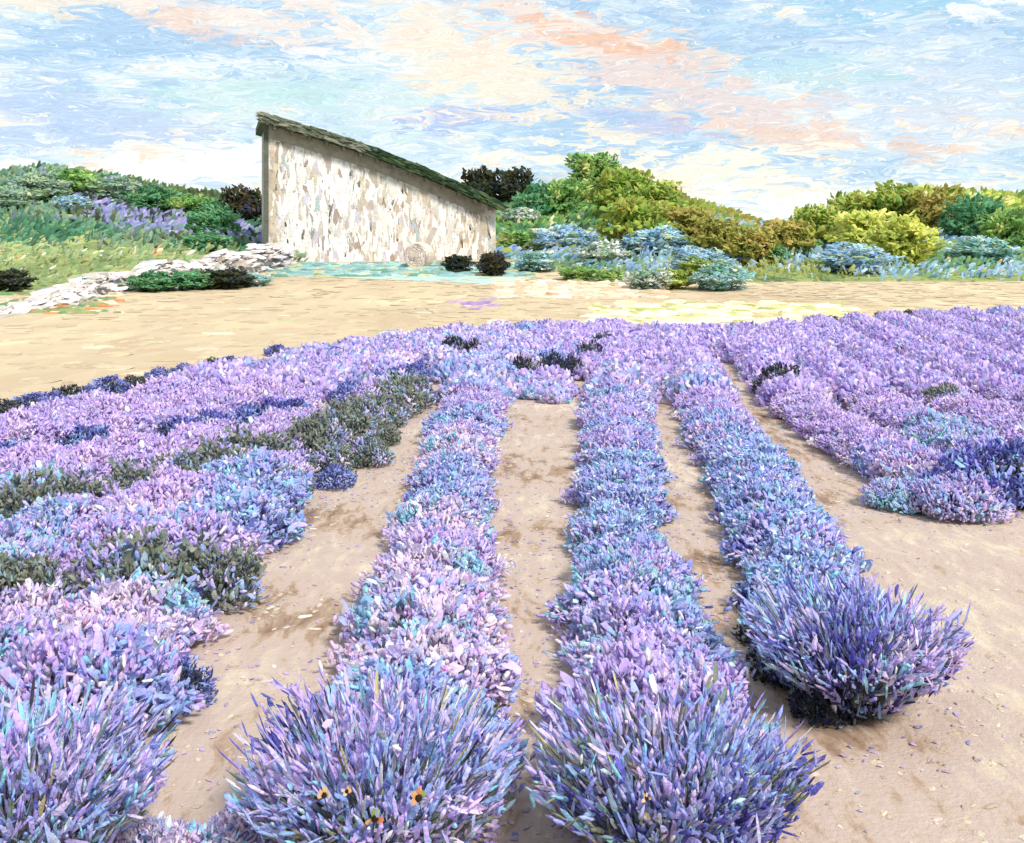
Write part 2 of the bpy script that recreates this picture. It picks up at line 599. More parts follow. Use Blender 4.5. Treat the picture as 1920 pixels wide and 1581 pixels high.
# ------------------------------------------------------------------ palettes
def pale(pal, mix=0.29, up=1.17):
    """the bleached, dusty version of a set of flower colours"""
    out = []
    for w, c in pal:
        c = np.array(c, float)
        g = c.mean()
        out.append((w, tuple(np.clip((c * (1 - mix) + (g * .4 + 225 * .6) * mix) * (1 + (up - 1) * min(1, g / 150)), 0, 246))))
    return out


LAV = [(9, (170, 146, 216)), (6, (186, 164, 222)), (5, (150, 138, 212)), (4, (136, 150, 216)), (3, (206, 180, 222)), (2, (122, 156, 204)),
       (.8, (218, 208, 232)), (.6, (120, 178, 204)), (.5, (92, 92, 184)), (.5, (118, 124, 128))]
PURPLE = [(10, (170, 140, 214)), (7, (182, 156, 220)), (4, (156, 126, 206)), (2, (198, 174, 224)), (1, (146, 144, 214)), (.6, (216, 196, 230))]
BLUE = [(7, (130, 146, 216)), (5, (114, 150, 206)), (4, (150, 150, 220)), (3, (168, 160, 222)), (2, (102, 126, 200)), (2, (176, 200, 230)),
        (1, (78, 84, 184)), (1, (110, 180, 200))]
TEAL = [(6, (112, 182, 206)), (4, (132, 196, 208)), (4, (138, 156, 212)), (3, (104, 152, 190)), (3, (160, 156, 216)), (1, (120, 168, 150)), (1, (200, 220, 232))]
PINK = [(7, (200, 172, 220)), (5, (214, 186, 222)), (4, (180, 156, 218)), (2, (222, 200, 226)), (2, (160, 156, 218)), (.5, (206, 130, 190))]
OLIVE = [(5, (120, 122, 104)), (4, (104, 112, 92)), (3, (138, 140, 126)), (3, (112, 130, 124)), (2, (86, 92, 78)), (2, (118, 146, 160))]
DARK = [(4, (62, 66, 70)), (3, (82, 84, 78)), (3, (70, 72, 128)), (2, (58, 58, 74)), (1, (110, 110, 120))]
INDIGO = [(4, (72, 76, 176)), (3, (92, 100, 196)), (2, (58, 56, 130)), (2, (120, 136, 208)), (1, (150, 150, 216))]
LAV, PURPLE, BLUE, TEAL, PINK = (pale(p) for p in (LAV, PURPLE, BLUE, TEAL, PINK))
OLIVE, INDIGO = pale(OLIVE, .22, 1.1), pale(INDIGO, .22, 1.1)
LEAVES = [(4, (146, 160, 152)), (3, (128, 146, 140)), (3, (164, 172, 168)), (2, (134, 162, 176)), (1, (104, 118, 100))]
STEMS = [(3, (140, 148, 128)), (2, (112, 118, 108)), (2, (146, 156, 186)), (1, (84, 84, 100))]


def dome_dirs(n, lo, hi):
    ph = R.uniform(0, 2 * math.pi, n)
    c = R.uniform(math.cos(hi), math.cos(lo), n)
    q = np.sqrt(1 - c * c)
    return np.stack([q * np.cos(ph), q * np.sin(ph), c], 1)


def lavender_meshes(name, pals, heads=2000, wide=0.47, tall=0.34, vase=False, dark_low=None, leaves=260, stems=160):
    """one plant: grey leaves low down, thin stems fanning out, small flower heads massed over the dome"""
    fl, st, lf = Dabs(), Dabs(), Dabs()
    hi = rad(86) if not vase else rad(78)
    d = dome_dirs(heads, 0, hi)
    lump = 1 + .13 * np.sin(d[:, 0] * 5 + 1.3) * np.sin(d[:, 1] * 6) + .09 * np.sin(d[:, 2] * 9 + d[:, 0] * 4)
    r = lump * (1 - np.abs(R.normal(0, .17, heads))) * (1 + .10 * (R.uniform(0, 1, heads) < .12))
    if vase:
        # stems leave one crown and open like a bowl: the rim stands nearly as high as the middle
        t = np.where(R.uniform(0, 1, heads) < .5, R.uniform(.25, .9, heads), 1.0) * r
        P = np.stack([d[:, 0] * wide * (.16 + .84 * t), d[:, 1] * wide * (.16 + .84 * t), tall * t ** 1.15 * (.58 + .46 * d[:, 2]) * R.uniform(.82, 1.0, heads)], 1)
    else:
        P = np.stack([d[:, 0] * wide * r, d[:, 1] * wide * r, .03 + (tall - .03) * d[:, 2] * r], 1)
    root = np.stack([d[:, 0] * .05, d[:, 1] * .05, np.full(heads, -.04 if vase else -.15)], 1)
    T = unit(P - root) + R.normal(0, .3 if vase else .48, (heads, 3))
    Nn = unit(d + R.normal(0, .5, (heads, 3)))
    C = np.zeros((heads, 3))
    K = 34                                       # tufts of heads share a tint
    cen = dome_dirs(K, 0, hi)
    own = np.argmax(d @ cen.T + R.normal(0, .06, (heads, K)), 1)
    pi = R.choice(len(pals), K, p=np.array([p[0] for p in pals], float) / sum(p[0] for p in pals))
    for k in range(K):
        m = own == k
        if m.any():
            C[m] = pick(pals[pi[k]][1], int(m.sum()), .07)
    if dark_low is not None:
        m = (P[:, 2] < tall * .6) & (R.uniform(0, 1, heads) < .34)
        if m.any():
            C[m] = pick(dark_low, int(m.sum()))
    if vase:
        L = R.uniform(.04, .11, heads)
        W = R.uniform(.008, .018, heads)
    else:
        L = R.uniform(.035, .085, heads)
        W = L * R.uniform(.26, .46, heads)
    a = R.uniform(0, 1, heads) < .6
    fl.add(P[a], T[a], Nn[a], L[a], W[a], W[a] * .9, C[a], 'spike', .16)
    a = ~a
    fl.add(P[a], T[a] + R.normal(0, .15 if vase else .4, (int(a.sum()), 3)), Nn[a], L[a] * 1.15, W[a] * 1.35, W[a] * .35, C[a], 'stroke', .2)
    if vase:
        # long bare stalks and old flower stems showing on the outside of the bowl
        q = 360
        dq = dome_dirs(q, rad(25), rad(84))
        tq = R.uniform(.35, 1.0, q)
        Pq = np.stack([dq[:, 0] * wide * tq, dq[:, 1] * wide * tq, tall * tq ** 1.3 * (.72 + .36 * dq[:, 2])], 1) * 1.03
        Tq = Pq + np.array([0, 0, .05]) + R.normal(0, .035, (q, 3))
        Lq = R.uniform(.07, .17, q)
        Cq = pick([(2, (150, 150, 138)), (1.2, (104, 104, 98)), (2, (128, 138, 212)), (2, (140, 186, 212)), (2.5, (226, 222, 234)), (3.5, (172, 160, 220)), (.8, (64, 64, 76)), (.7, (206, 200, 140)), (.6, (90, 132, 100))], q)
        fl.add(Pq, Tq, dq, Lq, R.uniform(.006, .014, q), .006, Cq, 'stroke', .14)
    ii = R.choice(heads, stems, replace=False)
    tip = P[ii]
    rt = np.stack([R.normal(0, .05, stems), R.normal(0, .05, stems), np.zeros(stems)], 1)
    st.add((tip + rt) / 2, tip - rt, R.normal(0, 1, (stems, 3)), np.linalg.norm(tip - rt, axis=1), .007, .007, pick(STEMS, stems), 'spike', .03)
    d2 = dome_dirs(leaves, rad(20), rad(95))
    rr = R.uniform(.35, .95, leaves)
    Pl = np.stack([d2[:, 0] * wide * rr, d2[:, 1] * wide * rr, np.clip(.03 + tall * .75 * d2[:, 2] * rr, .02, None) + R.uniform(0, .05, leaves)], 1)
    if vase:
        Pl[:, :2] *= (.35 + .6 * Pl[:, 2:3] / tall)
    lf.add(Pl, unit(d2 + np.array([0, 0, .7]) + R.normal(0, .3, (leaves, 3))), d2 + R.normal(0, .4, (leaves, 3)), R.uniform(.05, .12, leaves), R.uniform(.008, .018, leaves),
           .005, pick(LEAVES, leaves), 'stroke', .08)
    return (fl.mesh(name + '_flowers', M_FLOWER), st.mesh(name + '_stems', M_LEAF), lf.mesh(name + '_leaves', M_LEAF))


def plant(meshes, name, loc, rz, sc, label, cat, group=None):
    o = ob(name, None, None, label, cat, group, loc=loc)
    o.empty_display_size = .1
    o.rotation_euler = (0, 0, rz)
    o.scale = sc
    for nm, me in zip(('flower_spikes', 'stems', 'leaves'), meshes):
        ob(nm, me, o, kind='stuff')
    return o


KIND = {
    'mix': [lavender_meshes('mix', [(5, LAV), (2, PURPLE), (1.6, BLUE), (1, PINK), (.2, TEAL)]) for _ in range(3)],
    'purple': [lavender_meshes('purple', [(6, PURPLE), (2, LAV), (1, PINK)]) for _ in range(2)],
    'blue': [lavender_meshes('blue', [(5, BLUE), (3, LAV), (1, TEAL), (.6, INDIGO)]) for _ in range(2)],
    'teal': [lavender_meshes('teal', [(4, TEAL), (3, BLUE), (3, LAV), (1, PURPLE)]) for _ in range(2)],
    'pink': [lavender_meshes('pink', [(5, PINK), (3, LAV), (1, TEAL)]) for _ in range(2)],
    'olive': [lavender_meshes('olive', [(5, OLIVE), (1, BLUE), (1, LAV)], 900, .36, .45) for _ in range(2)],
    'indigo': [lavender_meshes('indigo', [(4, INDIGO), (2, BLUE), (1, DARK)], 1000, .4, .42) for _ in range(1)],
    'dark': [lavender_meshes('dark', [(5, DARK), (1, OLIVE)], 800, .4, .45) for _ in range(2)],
}

# ------------------------------------------------------------------ lavender field: where the plants stand
Hm = 1.95                                        # eye height over the middle of a plant


def row_pts(pts, y0, y1, step):
    ys = []
    y = y0
    while y < y1:
        ys.append(y)
        y += step
    ys = np.array(ys)
    return np.interp(ys, [p[1] for p in pts], [p[0] for p in pts]), ys


plants = []                                      # x, y, scale, kind, row


def tint(x, y, row):
    """which blend of flower colours grows at this spot (drifts seen in the photograph)"""
    sx, sy = 960 + F * x / y, HY + F * Hm / y

    def near(cx, cy, rx, ry):
        return ((sx - cx) / rx) ** 2 + ((sy - cy) / ry) ** 2 < R.uniform(.5, 1.4)
    if near(40, 960, 130, 80) or near(1150, 1090, 100, 45) or near(1760, 820, 110, 30) or near(1160, 1270, 90, 45):
        return 'teal'
    if near(880, 900, 80, 70) or near(1120, 960, 90, 110) or near(1400, 900, 110, 130) or near(1540, 1080, 160, 110) or near(560, 930, 160, 70) or near(150, 1420, 220, 120):
        return 'blue'
    if near(250, 810, 520, 130) or near(1680, 700, 380, 130) or near(1250, 640, 300, 60):
        return 'purple'
    if near(150, 1150, 200, 80) or near(760, 1130, 120, 120) or near(500, 860, 200, 60) or near(1730, 810, 120, 30):
        return 'pink'
    return R.choice(['mix', 'mix', 'mix', 'purple', 'blue', 'pink'])


def add_row(row, pts, y0, y1, step, wid, across=1):
    xs_, ys_ = row_pts(pts, y0, y1, step)
    for x, y in zip(xs_, ys_):
        if y > edge_y(x) - .2:
            continue
        for k in range(across):
            o = 0 if across == 1 else (k - (across - 1) / 2) * wid
            plants.append((x + o + R.normal(0, .035), y + R.normal(0, .06), R.uniform(.9, 1.06) * (np.interp(y, [4.5, 6.2, 8.5, 11, 14], [1.0, .95, .8, .86, 1.0]) if row in ('mid', 'right') else .95), None, row))


add_row('mid', [(-.46, 4.0), (-.52, 9), (-.56, 13.4), (-.5, 20), (-.2, 34)], 4.38, 34, .5, .4)
add_row('right', [(.6, 4.2), (.86, 8.4), (1.28, 13.4), (1.85, 18.5), (3.0, 34)], 4.42, 34, .5, .4)
add_row('third', [(1.62, 5.2), (1.9, 7.5), (2.2, 9.8), (2.52, 13.4), (3.0, 18), (5.0, 34)], 5.7, 34, .5, .4)
for k in range(9):
    x0 = 3.72 + 1.0 * k
    add_row('far right', [(x0, 8), (x0 + .1, 14), (x0 + .9 + .05 * k, 20), (x0 + 3.2 + .2 * k, 36)], 9.15 + .1 * (k % 2) + R.uniform(0, .1), 42, .52, .4)

for x, y, q in ((.2, 17.7, .6), (-.02, 17.2, .5), (.42, 17.0, .45), (.62, 17.9, .7), (.3, 16.3, .32), (-.02, 16.4, .42), (.62, 15.9, .38), (.75, 16.6, .45), (2.05, 17.4, .5), (1.95, 16.2, .35), (2.3, 18.0, .6)):
    plants.append((x, y, q, None, 'far right'))
for x, y, q in ((-1.12, 3.72, .62), (-.98, 4.0, .42), (-1.3, 3.95, .4)):
    plants.append((x, y, q, 'pink', 'left near'))
yy = 18.2
while yy < 36:
    x = -1.2 + R.uniform(0, .3)
    while x < 7.5:
        if yy < edge_y(x) - .2 and yy > 18.5 + 1.2 * math.sin(x * 2.1) + (3.0 if x > 2.2 else 0):
            plants.append((x + R.normal(0, .08), yy + R.normal(0, .08), R.uniform(.8, 1.0), None, 'far right'))
        x += .62
    yy += .6
# left field: rows bend away to the left behind the furrows
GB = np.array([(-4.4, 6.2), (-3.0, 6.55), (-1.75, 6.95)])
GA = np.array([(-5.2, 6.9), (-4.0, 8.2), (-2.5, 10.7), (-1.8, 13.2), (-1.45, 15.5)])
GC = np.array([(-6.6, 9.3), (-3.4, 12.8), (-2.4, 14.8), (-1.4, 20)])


def dist_poly(x, y, pl):
    best = 1e9
    p = np.array([x, y])
    for a, b in zip(pl[:-1], pl[1:]):
        ab = b - a
        t = np.clip(np.dot(p - a, ab) / np.dot(ab, ab), 0, 1)
        best = min(best, float(np.linalg.norm(p - a - t * ab)))
    return best


yy = 3.5
while yy < 34:
    right_edge = np.interp(yy, [3.5, 4.6, 5.6, 10, 13, 16, 19, 34], [-1.95, -1.92, -2.12, -2.22, -2.05, -1.75, -1.5, -1.1])
    x = right_edge + R.uniform(-.06, .06)
    while x > -.48 * yy - .9:
        dg = min(dist_poly(x, yy, g) for g in (GB, GA, GC))
        if yy < edge_y(x) - .15 and dg > .36 and not (yy < 4.6 and x > -2.35):
            plants.append((x + R.normal(0, .05), yy + R.normal(0, .05), R.uniform(.86, 1.08), None, 'left near' if yy < np.interp(x, GB[:, 0], GB[:, 1]) else 'left far'))
        x -= .6
    yy += .52
for gap, nm in ((GB, 'GB'), (GA, 'GA'), (GC, 'GC')):  # dark clumps added along the furrows to draw the shade between rows
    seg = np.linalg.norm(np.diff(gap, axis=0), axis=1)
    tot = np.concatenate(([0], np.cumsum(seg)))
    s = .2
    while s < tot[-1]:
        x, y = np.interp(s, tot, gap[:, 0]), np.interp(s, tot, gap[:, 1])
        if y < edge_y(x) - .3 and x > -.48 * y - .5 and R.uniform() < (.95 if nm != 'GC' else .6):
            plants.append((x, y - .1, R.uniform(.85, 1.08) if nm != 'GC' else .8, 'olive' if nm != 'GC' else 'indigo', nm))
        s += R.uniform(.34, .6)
# clumps added as shade left of the far path, dark clumps at the crest
for sx, sy in ((770, 800), (790, 765), (700, 815), (800, 735), (820, 710), (640, 850), (840, 695), (600, 860)):
    p = at(sx, sy + 28, F * Hm / (sy + 28 - HY) * 1.0)
    plants.append((p[0] - .45, p[1], R.uniform(.55, .75), 'olive', 'path'))
special = []
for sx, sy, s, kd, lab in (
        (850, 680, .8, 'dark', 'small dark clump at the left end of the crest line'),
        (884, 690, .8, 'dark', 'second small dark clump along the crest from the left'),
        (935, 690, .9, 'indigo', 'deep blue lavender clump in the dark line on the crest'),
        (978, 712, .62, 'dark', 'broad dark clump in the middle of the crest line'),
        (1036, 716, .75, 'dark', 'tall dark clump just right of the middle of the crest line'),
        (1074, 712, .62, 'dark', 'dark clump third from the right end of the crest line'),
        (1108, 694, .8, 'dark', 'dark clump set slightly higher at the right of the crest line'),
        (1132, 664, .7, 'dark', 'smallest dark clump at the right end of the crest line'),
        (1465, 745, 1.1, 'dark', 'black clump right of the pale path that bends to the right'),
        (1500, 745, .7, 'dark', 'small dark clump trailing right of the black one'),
        (1560, 606, .5, 'dark', 'leftmost dark tuft on the far right edge of the lavender'),
        (1600, 606, .7, 'dark', 'largest dark tuft on the far right edge of the lavender'),
        (1650, 602, .6, 'dark', 'third dark tuft on the far right edge of the lavender'),
        (1704, 597, .6, 'dark', 'rightmost dark tuft on the far right edge of the lavender'),
        (1650, 770, .8, 'indigo', 'dark blue clump among the right hand rows'),
        (1775, 775, .9, 'olive', 'grey clump with pale tips among the right hand rows'),
        (1835, 946, 1.15, 'indigo', 'dark blue plant at the front edge of the right field'),
        (1770, 955, .8, 'indigo', 'small dark blue plant beside the front corner of the right field'),
        (1900, 940, 1.25, 'indigo', 'largest dark blue plant at the right margin of the right field'),
        (1690, 950, .7, 'teal', 'teal plant at the rounded front corner of the right field'),
        (628, 915, .5, 'indigo', 'dark blue clump jutting into the left sandy path'),
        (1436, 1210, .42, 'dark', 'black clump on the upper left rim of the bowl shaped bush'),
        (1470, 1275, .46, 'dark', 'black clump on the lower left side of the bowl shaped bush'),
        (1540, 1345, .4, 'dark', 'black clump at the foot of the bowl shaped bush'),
        (325, 1320, .5, 'indigo', 'dark blue clump at the edge of the nearest left row')):
    special.append((sx, sy, s, kd, lab))

# ------------------------------------------------------------------ the plants themselves
plants.sort(key=lambda p: p[1])
ROWS = {
    'mid': ('lavender plant in the row between the left sandy path and the middle one', 'middle lavender row'),
    'right': ('lavender plant in the row between the middle sandy path and the narrow one right of it', 'right of middle lavender row'),
    'third': ('lavender plant in the row behind the round bowl shaped bush on the right', 'row behind the bowl shaped bush'),
    'far right': ('lavender plant in the broad right field beyond the bare earth', 'right field lavender'),
    'left near': ('lavender plant in the nearest left block in front of the grey furrow', 'near left lavender block'),
    'left far': ('lavender plant in the left field between grey furrow and straw field', 'left field lavender'),
    'GB': ('grey green painted-shade clump in the nearest furrow of the left field', 'painted-shade clumps in the nearest left furrow'),
    'GA': ('grey green painted-shade clump in the long slanting furrow of the left field', 'painted-shade clumps in the slanting left furrow'),
    'GC': ('deep blue painted-shade clump in the farthest furrow of the left field', 'painted-shade clumps in the farthest left furrow'),
    'path': ('grey green painted-shade clump along the left edge of the left sandy path', 'painted-shade clumps edging the left path'),
}
HUE = {'mix': 'mixed violet', 'purple': 'purple', 'blue': 'periwinkle blue', 'teal': 'turquoise tinged', 'pink': 'lilac pink', 'olive': 'grey green', 'indigo': 'deep blue'}
PLACE = {
    'mid': 'the row left of the middle path', 'right': 'the row right of the middle path', 'third': 'the row behind the bowl shaped bush',
    'GB': 'the nearest furrow on the left', 'GA': 'the long slanting furrow on the left', 'GC': 'the farthest furrow on the left', 'path': 'the left verge of the left path'}
ORD = ['first', 'second', 'third', 'fourth', 'fifth', 'sixth', 'seventh', 'eighth', 'ninth', 'tenth', 'eleventh', 'twelfth', 'thirteenth', 'fourteenth', 'fifteenth',
       'sixteenth', 'seventeenth', 'eighteenth', 'nineteenth', 'twentieth', 'twenty-first', 'twenty-second', 'twenty-third', 'twenty-fourth', 'twenty-fifth']
seen_in = {}


def describe(x, y, kd, row):
    k = seen_in[row] = seen_in.get(row, 0) + 1
    if row in PLACE:
        return '%s %s, %s from front in %s' % (HUE[kd], 'clump' if kd in ('olive', 'indigo') else 'lavender', ORD[min(k, 25) - 1], PLACE[row])
    sx = 960 + F * x / y
    if row == 'left near':
        d = 'front' if y < 4.6 else 'middle' if y < 5.6 else 'back'
        return '%s lavender, %s of nearest left block, %s' % (HUE[kd], d, 'at the photo margin' if sx < 110 else 'beside the left path' if sx > 290 else 'midway')
    if row == 'left far':
        d = 'front' if y < 9 else 'middle' if y < 12 else 'back'
        e = 'by the photo margin' if sx < 150 else 'left of its middle' if sx < 360 else 'right of its middle' if sx < 560 else 'near the left path'
        return '%s lavender at the %s of the left field, %s' % (HUE[kd], d, e)
    d = 'front' if y < 10 else 'middle' if y < 12.5 else 'back'
    e = 'by its left edge' if sx < 1560 else 'left of its middle' if sx < 1700 else 'right of its middle' if sx < 1820 else 'by the photo margin'
    return '%s lavender at the %s of the right field, %s' % (HUE[kd], d, e)


spots = []
far = []
count = 0
made = []
for x, y, s, kd, row in plants:
    z = float(land(x, y))
    kd = kd or tint(x, y, row)
    if abs(x) > .49 * y + .8:
        continue
    spots.append((x, y))
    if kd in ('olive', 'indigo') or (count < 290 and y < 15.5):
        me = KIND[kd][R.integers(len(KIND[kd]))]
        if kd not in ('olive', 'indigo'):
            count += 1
        made.append(plant(me, 'shade_clump' if kd == 'olive' else 'lavender_plant', (x, y, z - .01), R.uniform(0, 6.28), (s, s, s * R.uniform(.9, 1.1)), describe(x, y, kd, row),
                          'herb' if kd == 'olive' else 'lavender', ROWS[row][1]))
    else:
        far.append((x, y, z, s, kd))
same = {}
for o in made:                                   # plants come nearest first
    same.setdefault(o['label'], []).append(o)
for lab, os_ in same.items():
    if len(os_) > 1:
        for k, o in enumerate(os_):
            o['label'] = lab.replace(' lavender', ' lavender, %s nearest' % ORD[k] if k else ' lavender, nearest', 1)
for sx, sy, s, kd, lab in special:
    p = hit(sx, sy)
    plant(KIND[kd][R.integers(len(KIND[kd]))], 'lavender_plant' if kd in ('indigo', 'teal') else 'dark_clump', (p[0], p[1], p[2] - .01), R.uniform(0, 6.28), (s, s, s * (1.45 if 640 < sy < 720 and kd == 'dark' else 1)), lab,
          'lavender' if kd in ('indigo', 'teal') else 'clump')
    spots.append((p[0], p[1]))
PALS = {'mix': LAV, 'purple': PURPLE, 'blue': BLUE, 'teal': TEAL, 'pink': PINK}
D = Dabs()
for x, y, z, s, kd in far:
    n = 260 if y < 24 else 190
    ph = R.uniform(0, 2 * math.pi, n)
    c = R.uniform(.02, 1, n)
    sn = np.sqrt(1 - c * c)
    d = np.stack([sn * np.cos(ph), sn * np.sin(ph), c], 1)
    r = 1 - np.abs(R.normal(0, .15, n))
    P = np.stack([x + d[:, 0] * .55 * s * r, y + d[:, 1] * .5 * s * r, z + .03 + .36 * s * d[:, 2] * r], 1)
    C = pick(PALS[kd], n)
    m = R.uniform(0, 1, n) < .22
    C[m] = pick(LAV, int(m.sum()))
    L = R.uniform(.09, .2, n)
    D.add(P, unit(d + np.array([0, 0, .8])) + R.normal(0, .4, (n, 3)), d + R.normal(0, .4, (n, 3)), L, L * .42, L * .25, C, 'stroke')
ob('distant_lavender', D.mesh('distant_lavender', M_FLOWER), None, 'purple lavender massed in the far rows before the straw field', 'lavender', kind='stuff')
print('plants', count, len(far), len(spots))

# the four nearest bushes, opening like bowls
HERO = [
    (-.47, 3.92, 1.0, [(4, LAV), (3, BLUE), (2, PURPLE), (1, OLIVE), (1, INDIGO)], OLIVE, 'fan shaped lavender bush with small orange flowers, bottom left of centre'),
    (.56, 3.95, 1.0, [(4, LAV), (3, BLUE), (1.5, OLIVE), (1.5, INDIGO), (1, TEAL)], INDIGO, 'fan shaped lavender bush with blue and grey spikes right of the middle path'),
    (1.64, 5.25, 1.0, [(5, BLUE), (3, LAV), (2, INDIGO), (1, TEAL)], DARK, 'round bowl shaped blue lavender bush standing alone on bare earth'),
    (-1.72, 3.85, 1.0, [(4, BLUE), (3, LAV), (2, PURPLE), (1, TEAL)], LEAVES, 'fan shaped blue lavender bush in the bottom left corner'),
]
for x, y, s, pals, dk, lab in HERO:
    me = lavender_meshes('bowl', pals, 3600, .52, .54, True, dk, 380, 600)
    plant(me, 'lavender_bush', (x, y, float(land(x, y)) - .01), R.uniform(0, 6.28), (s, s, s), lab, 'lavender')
    spots.append((x, y))

# ------------------------------------------------------------------ loose earth in the paths
SP = np.array(spots)
n = 7000
P = np.stack([R.uniform(-4, 6.5, n), 3.3 + 22 * R.uniform(0, 1, n) ** 1.7, np.zeros(n)], 1)
keep = np.ones(n, bool)
for k in range(0, n, 500):
    dd = np.sqrt(((P[k:k + 500, None, :2] - SP[None]) ** 2).sum(-1)).min(1)
    keep[k:k + 500] = dd > .33
keep &= np.abs(P[:, 0]) < .5 * P[:, 1]
P = P[keep]
P[:, 2] = land(P[:, 0], P[:, 1]) + .001
n = len(P)
EARTH = [(5, (208, 188, 168)), (4, (216, 198, 178)), (3, (200, 178, 156)), (3, (220, 204, 188)), (2, (232, 216, 190)), (.8, (184, 158, 136)),
         (.7, (242, 234, 224)), (.4, (206, 186, 204)), (.15, (160, 134, 114)), (.08, (226, 176, 130))]
ang = R.normal(math.pi / 2 - .1, .7, n)
L = R.uniform(.02, .06, n) + .05 * R.uniform(0, 1, n) ** 5
D = Dabs()
D.add(P, np.stack([np.cos(ang), np.sin(ang), np.zeros(n)], 1), np.array([0, 0, 1.]) + R.normal(0, .05, (n, 3)), L, L * R.uniform(.3, .6, n), R.uniform(.002, .007, n), pick(EARTH, n, .04, .72), 'stroke', .22)
ob('loose_earth', D.mesh('loose_earth', M_CLOD), None, 'pale sandy crumbs of earth strewn over the paths between rows', 'earth', kind='stuff')

# petals fallen beside the rows
m = 42000
src = SP[R.integers(len(SP), size=m)]
ph = R.uniform(0, 2 * math.pi, m)
rr = .38 + np.abs(R.normal(0, .19, m))
P = np.stack([src[:, 0] + rr * np.cos(ph), src[:, 1] + rr * np.sin(ph), np.zeros(m)], 1)
P = P[(P[:, 1] < edge_y(P[:, 0]) - .1) & (P[:, 1] < 22)]
m = len(P)
P[:, 2] = land(P[:, 0], P[:, 1]) + .006
L = R.uniform(.012, .045, m)
D = Dabs()
D.add(P, np.stack([R.normal(0, 1, m), R.normal(0, 1, m), R.normal(0, .1, m)], 1), np.array([0, 0, 1.]) + R.normal(0, .2, (m, 3)), L, L * .5, .004, pick([(5, (196, 178, 216)), (3, (206, 190, 214)), (2, (160, 160, 210)), (1, (150, 184, 206)), (1, (226, 214, 226))], m), 'stroke', .2)
ob('fallen_petals', D.mesh('fallen_petals', M_FLOWER), None, 'lilac petals fallen on the earth beside the lavender rows', 'petals', kind='stuff')

# straw lying on the far field
n = 3000
X = R.uniform(-22, 24, n)
Y = edge_y(X) + .3 + (62 - edge_y(X)) * R.uniform(0, 1, n) ** 1.1
ok = (np.abs(X) < .5 * Y + 1)
X, Y = X[ok], Y[ok]
n = len(X)
P = np.stack([X, Y, land(X, Y) + .01], 1)
STRAWP = [(5, (218, 196, 162)), (4, (210, 186, 154)), (3, (224, 204, 172)), (2, (224, 206, 164)), (.5, (240, 228, 196)), (.6, (212, 188, 162)), (.3, (236, 204, 176)), (.2, (200, 200, 150))]
C = pick(STRAWP, n, .025, .72)
L = R.uniform(.25, .9, n)
D = Dabs()
D.add(P, np.stack([np.ones(n), R.normal(0, .3, n), np.zeros(n)], 1), np.stack([np.zeros(n), R.uniform(-.06, .0, n), np.ones(n)], 1), L, R.uniform(.2, .8, n), R.uniform(.01, .03, n), C, 'stroke', .08)
ob('straw', D.mesh('straw', M_CLOD), None, 'cream straw strewn across the field before the barn', 'straw', kind='stuff')
# dark tufts fringing the far left edge of the lavender
k = 0
for sx in (15, 60, 95, 130, 165, 205, 250, 300, 345, 400, 430, 520):
    ye = np.interp(sx, [0, 200, 400, 600, 760], [783, 735, 687, 648, 622])
    p = hit(sx, ye + 4)
    kd = 'indigo' if k % 3 else 'dark'
    s = R.uniform(.4, .62) * (1 + p[1] / 60)
    plant(KIND[kd][0], 'dark_tuft', (p[0], p[1], p[2] - .01), R.uniform(0, 6.28), (s, s, s * .8), 'dark blue tuft, %s from the left on the lavender and straw border' % ORD[k], 'tuft', 'tufts along the left lavender border')
    k += 1

# ------------------------------------------------------------------ barn
BP = at(500, 491, 60.0)
barn = ob('barn', None, None, 'tall white plastered barn with a dark roof sloping down to the right', 'barn', loc=(BP[0], BP[1], BP[2]))
barn.rotation_euler = (0, 0, rad(15.0))
BW, BD = 12.9, 7.0                              # length along the front, depth
ZL, ZR = 7.55, 3.0                              # wall heights left and right


def roof_z(x):
    t = x / BW
    return ZL + (ZR - ZL) * t + .35 * math.sin(math.pi * t)


nx = 16
V, Fc = [], []
for y in (0, BD):
    for i in range(nx + 1):
        x = BW * i / nx
        V += [(x, y, -.6), (x, y, roof_z(x))]
m2 = 2 * (nx + 1)
for i in range(nx):
    a = 2 * i
    Fc += [(a, a + 2, a + 3, a + 1), (m2 + a, m2 + a + 1, m2 + a + 3, m2 + a + 2), (a + 1, a + 3, m2 + a + 3, m2 + a + 1)]
e = 2 * nx
Fc += [(0, 1, m2 + 1, m2), (e, m2 + e, m2 + e + 1, e + 1)]
me = mesh_from('wall', V, np.concatenate([np.array(f) for f in Fc]), [len(f) for f in Fc], smooth=False)
me.materials.append(PLASTER)
ob('wall', me, barn)
# trowelled plaster standing proud of the front wall, upright strokes
PL = [(6, (244, 240, 238)), (5, (232, 226, 222)), (3, (214, 206, 200)), (4, (250, 249, 248)), (2.2, (196, 184, 176)), (1.2, (204, 198, 212)), (.8, (168, 154, 146)), (.5, (214, 206, 180)), (.3, (176, 190, 190))]
n = 1500
X = R.uniform(.25, BW - .2, n)
U = R.uniform(0, 1, n)
Z = np.array([-.1 + u * (roof_z(x) - .9) for x, u in zip(X, U)])
D = Dabs()
L = R.uniform(.4, 1.7, n)
C = pick(PL, n, .03, .74)
grey = (X < .7) | ((X > 10.5) & (R.uniform(0, 1, n) < .5)) | ((X > 4.6) & (R.uniform(0, 1, n) < .3))  # greyer right of the left third: painted shade of a receding face
C[grey] = pick([(3, (190, 176, 158)), (2, (204, 192, 176)), (1, (168, 152, 136)), (2, (226, 218, 208))], int(grey.sum()), .03, .8)
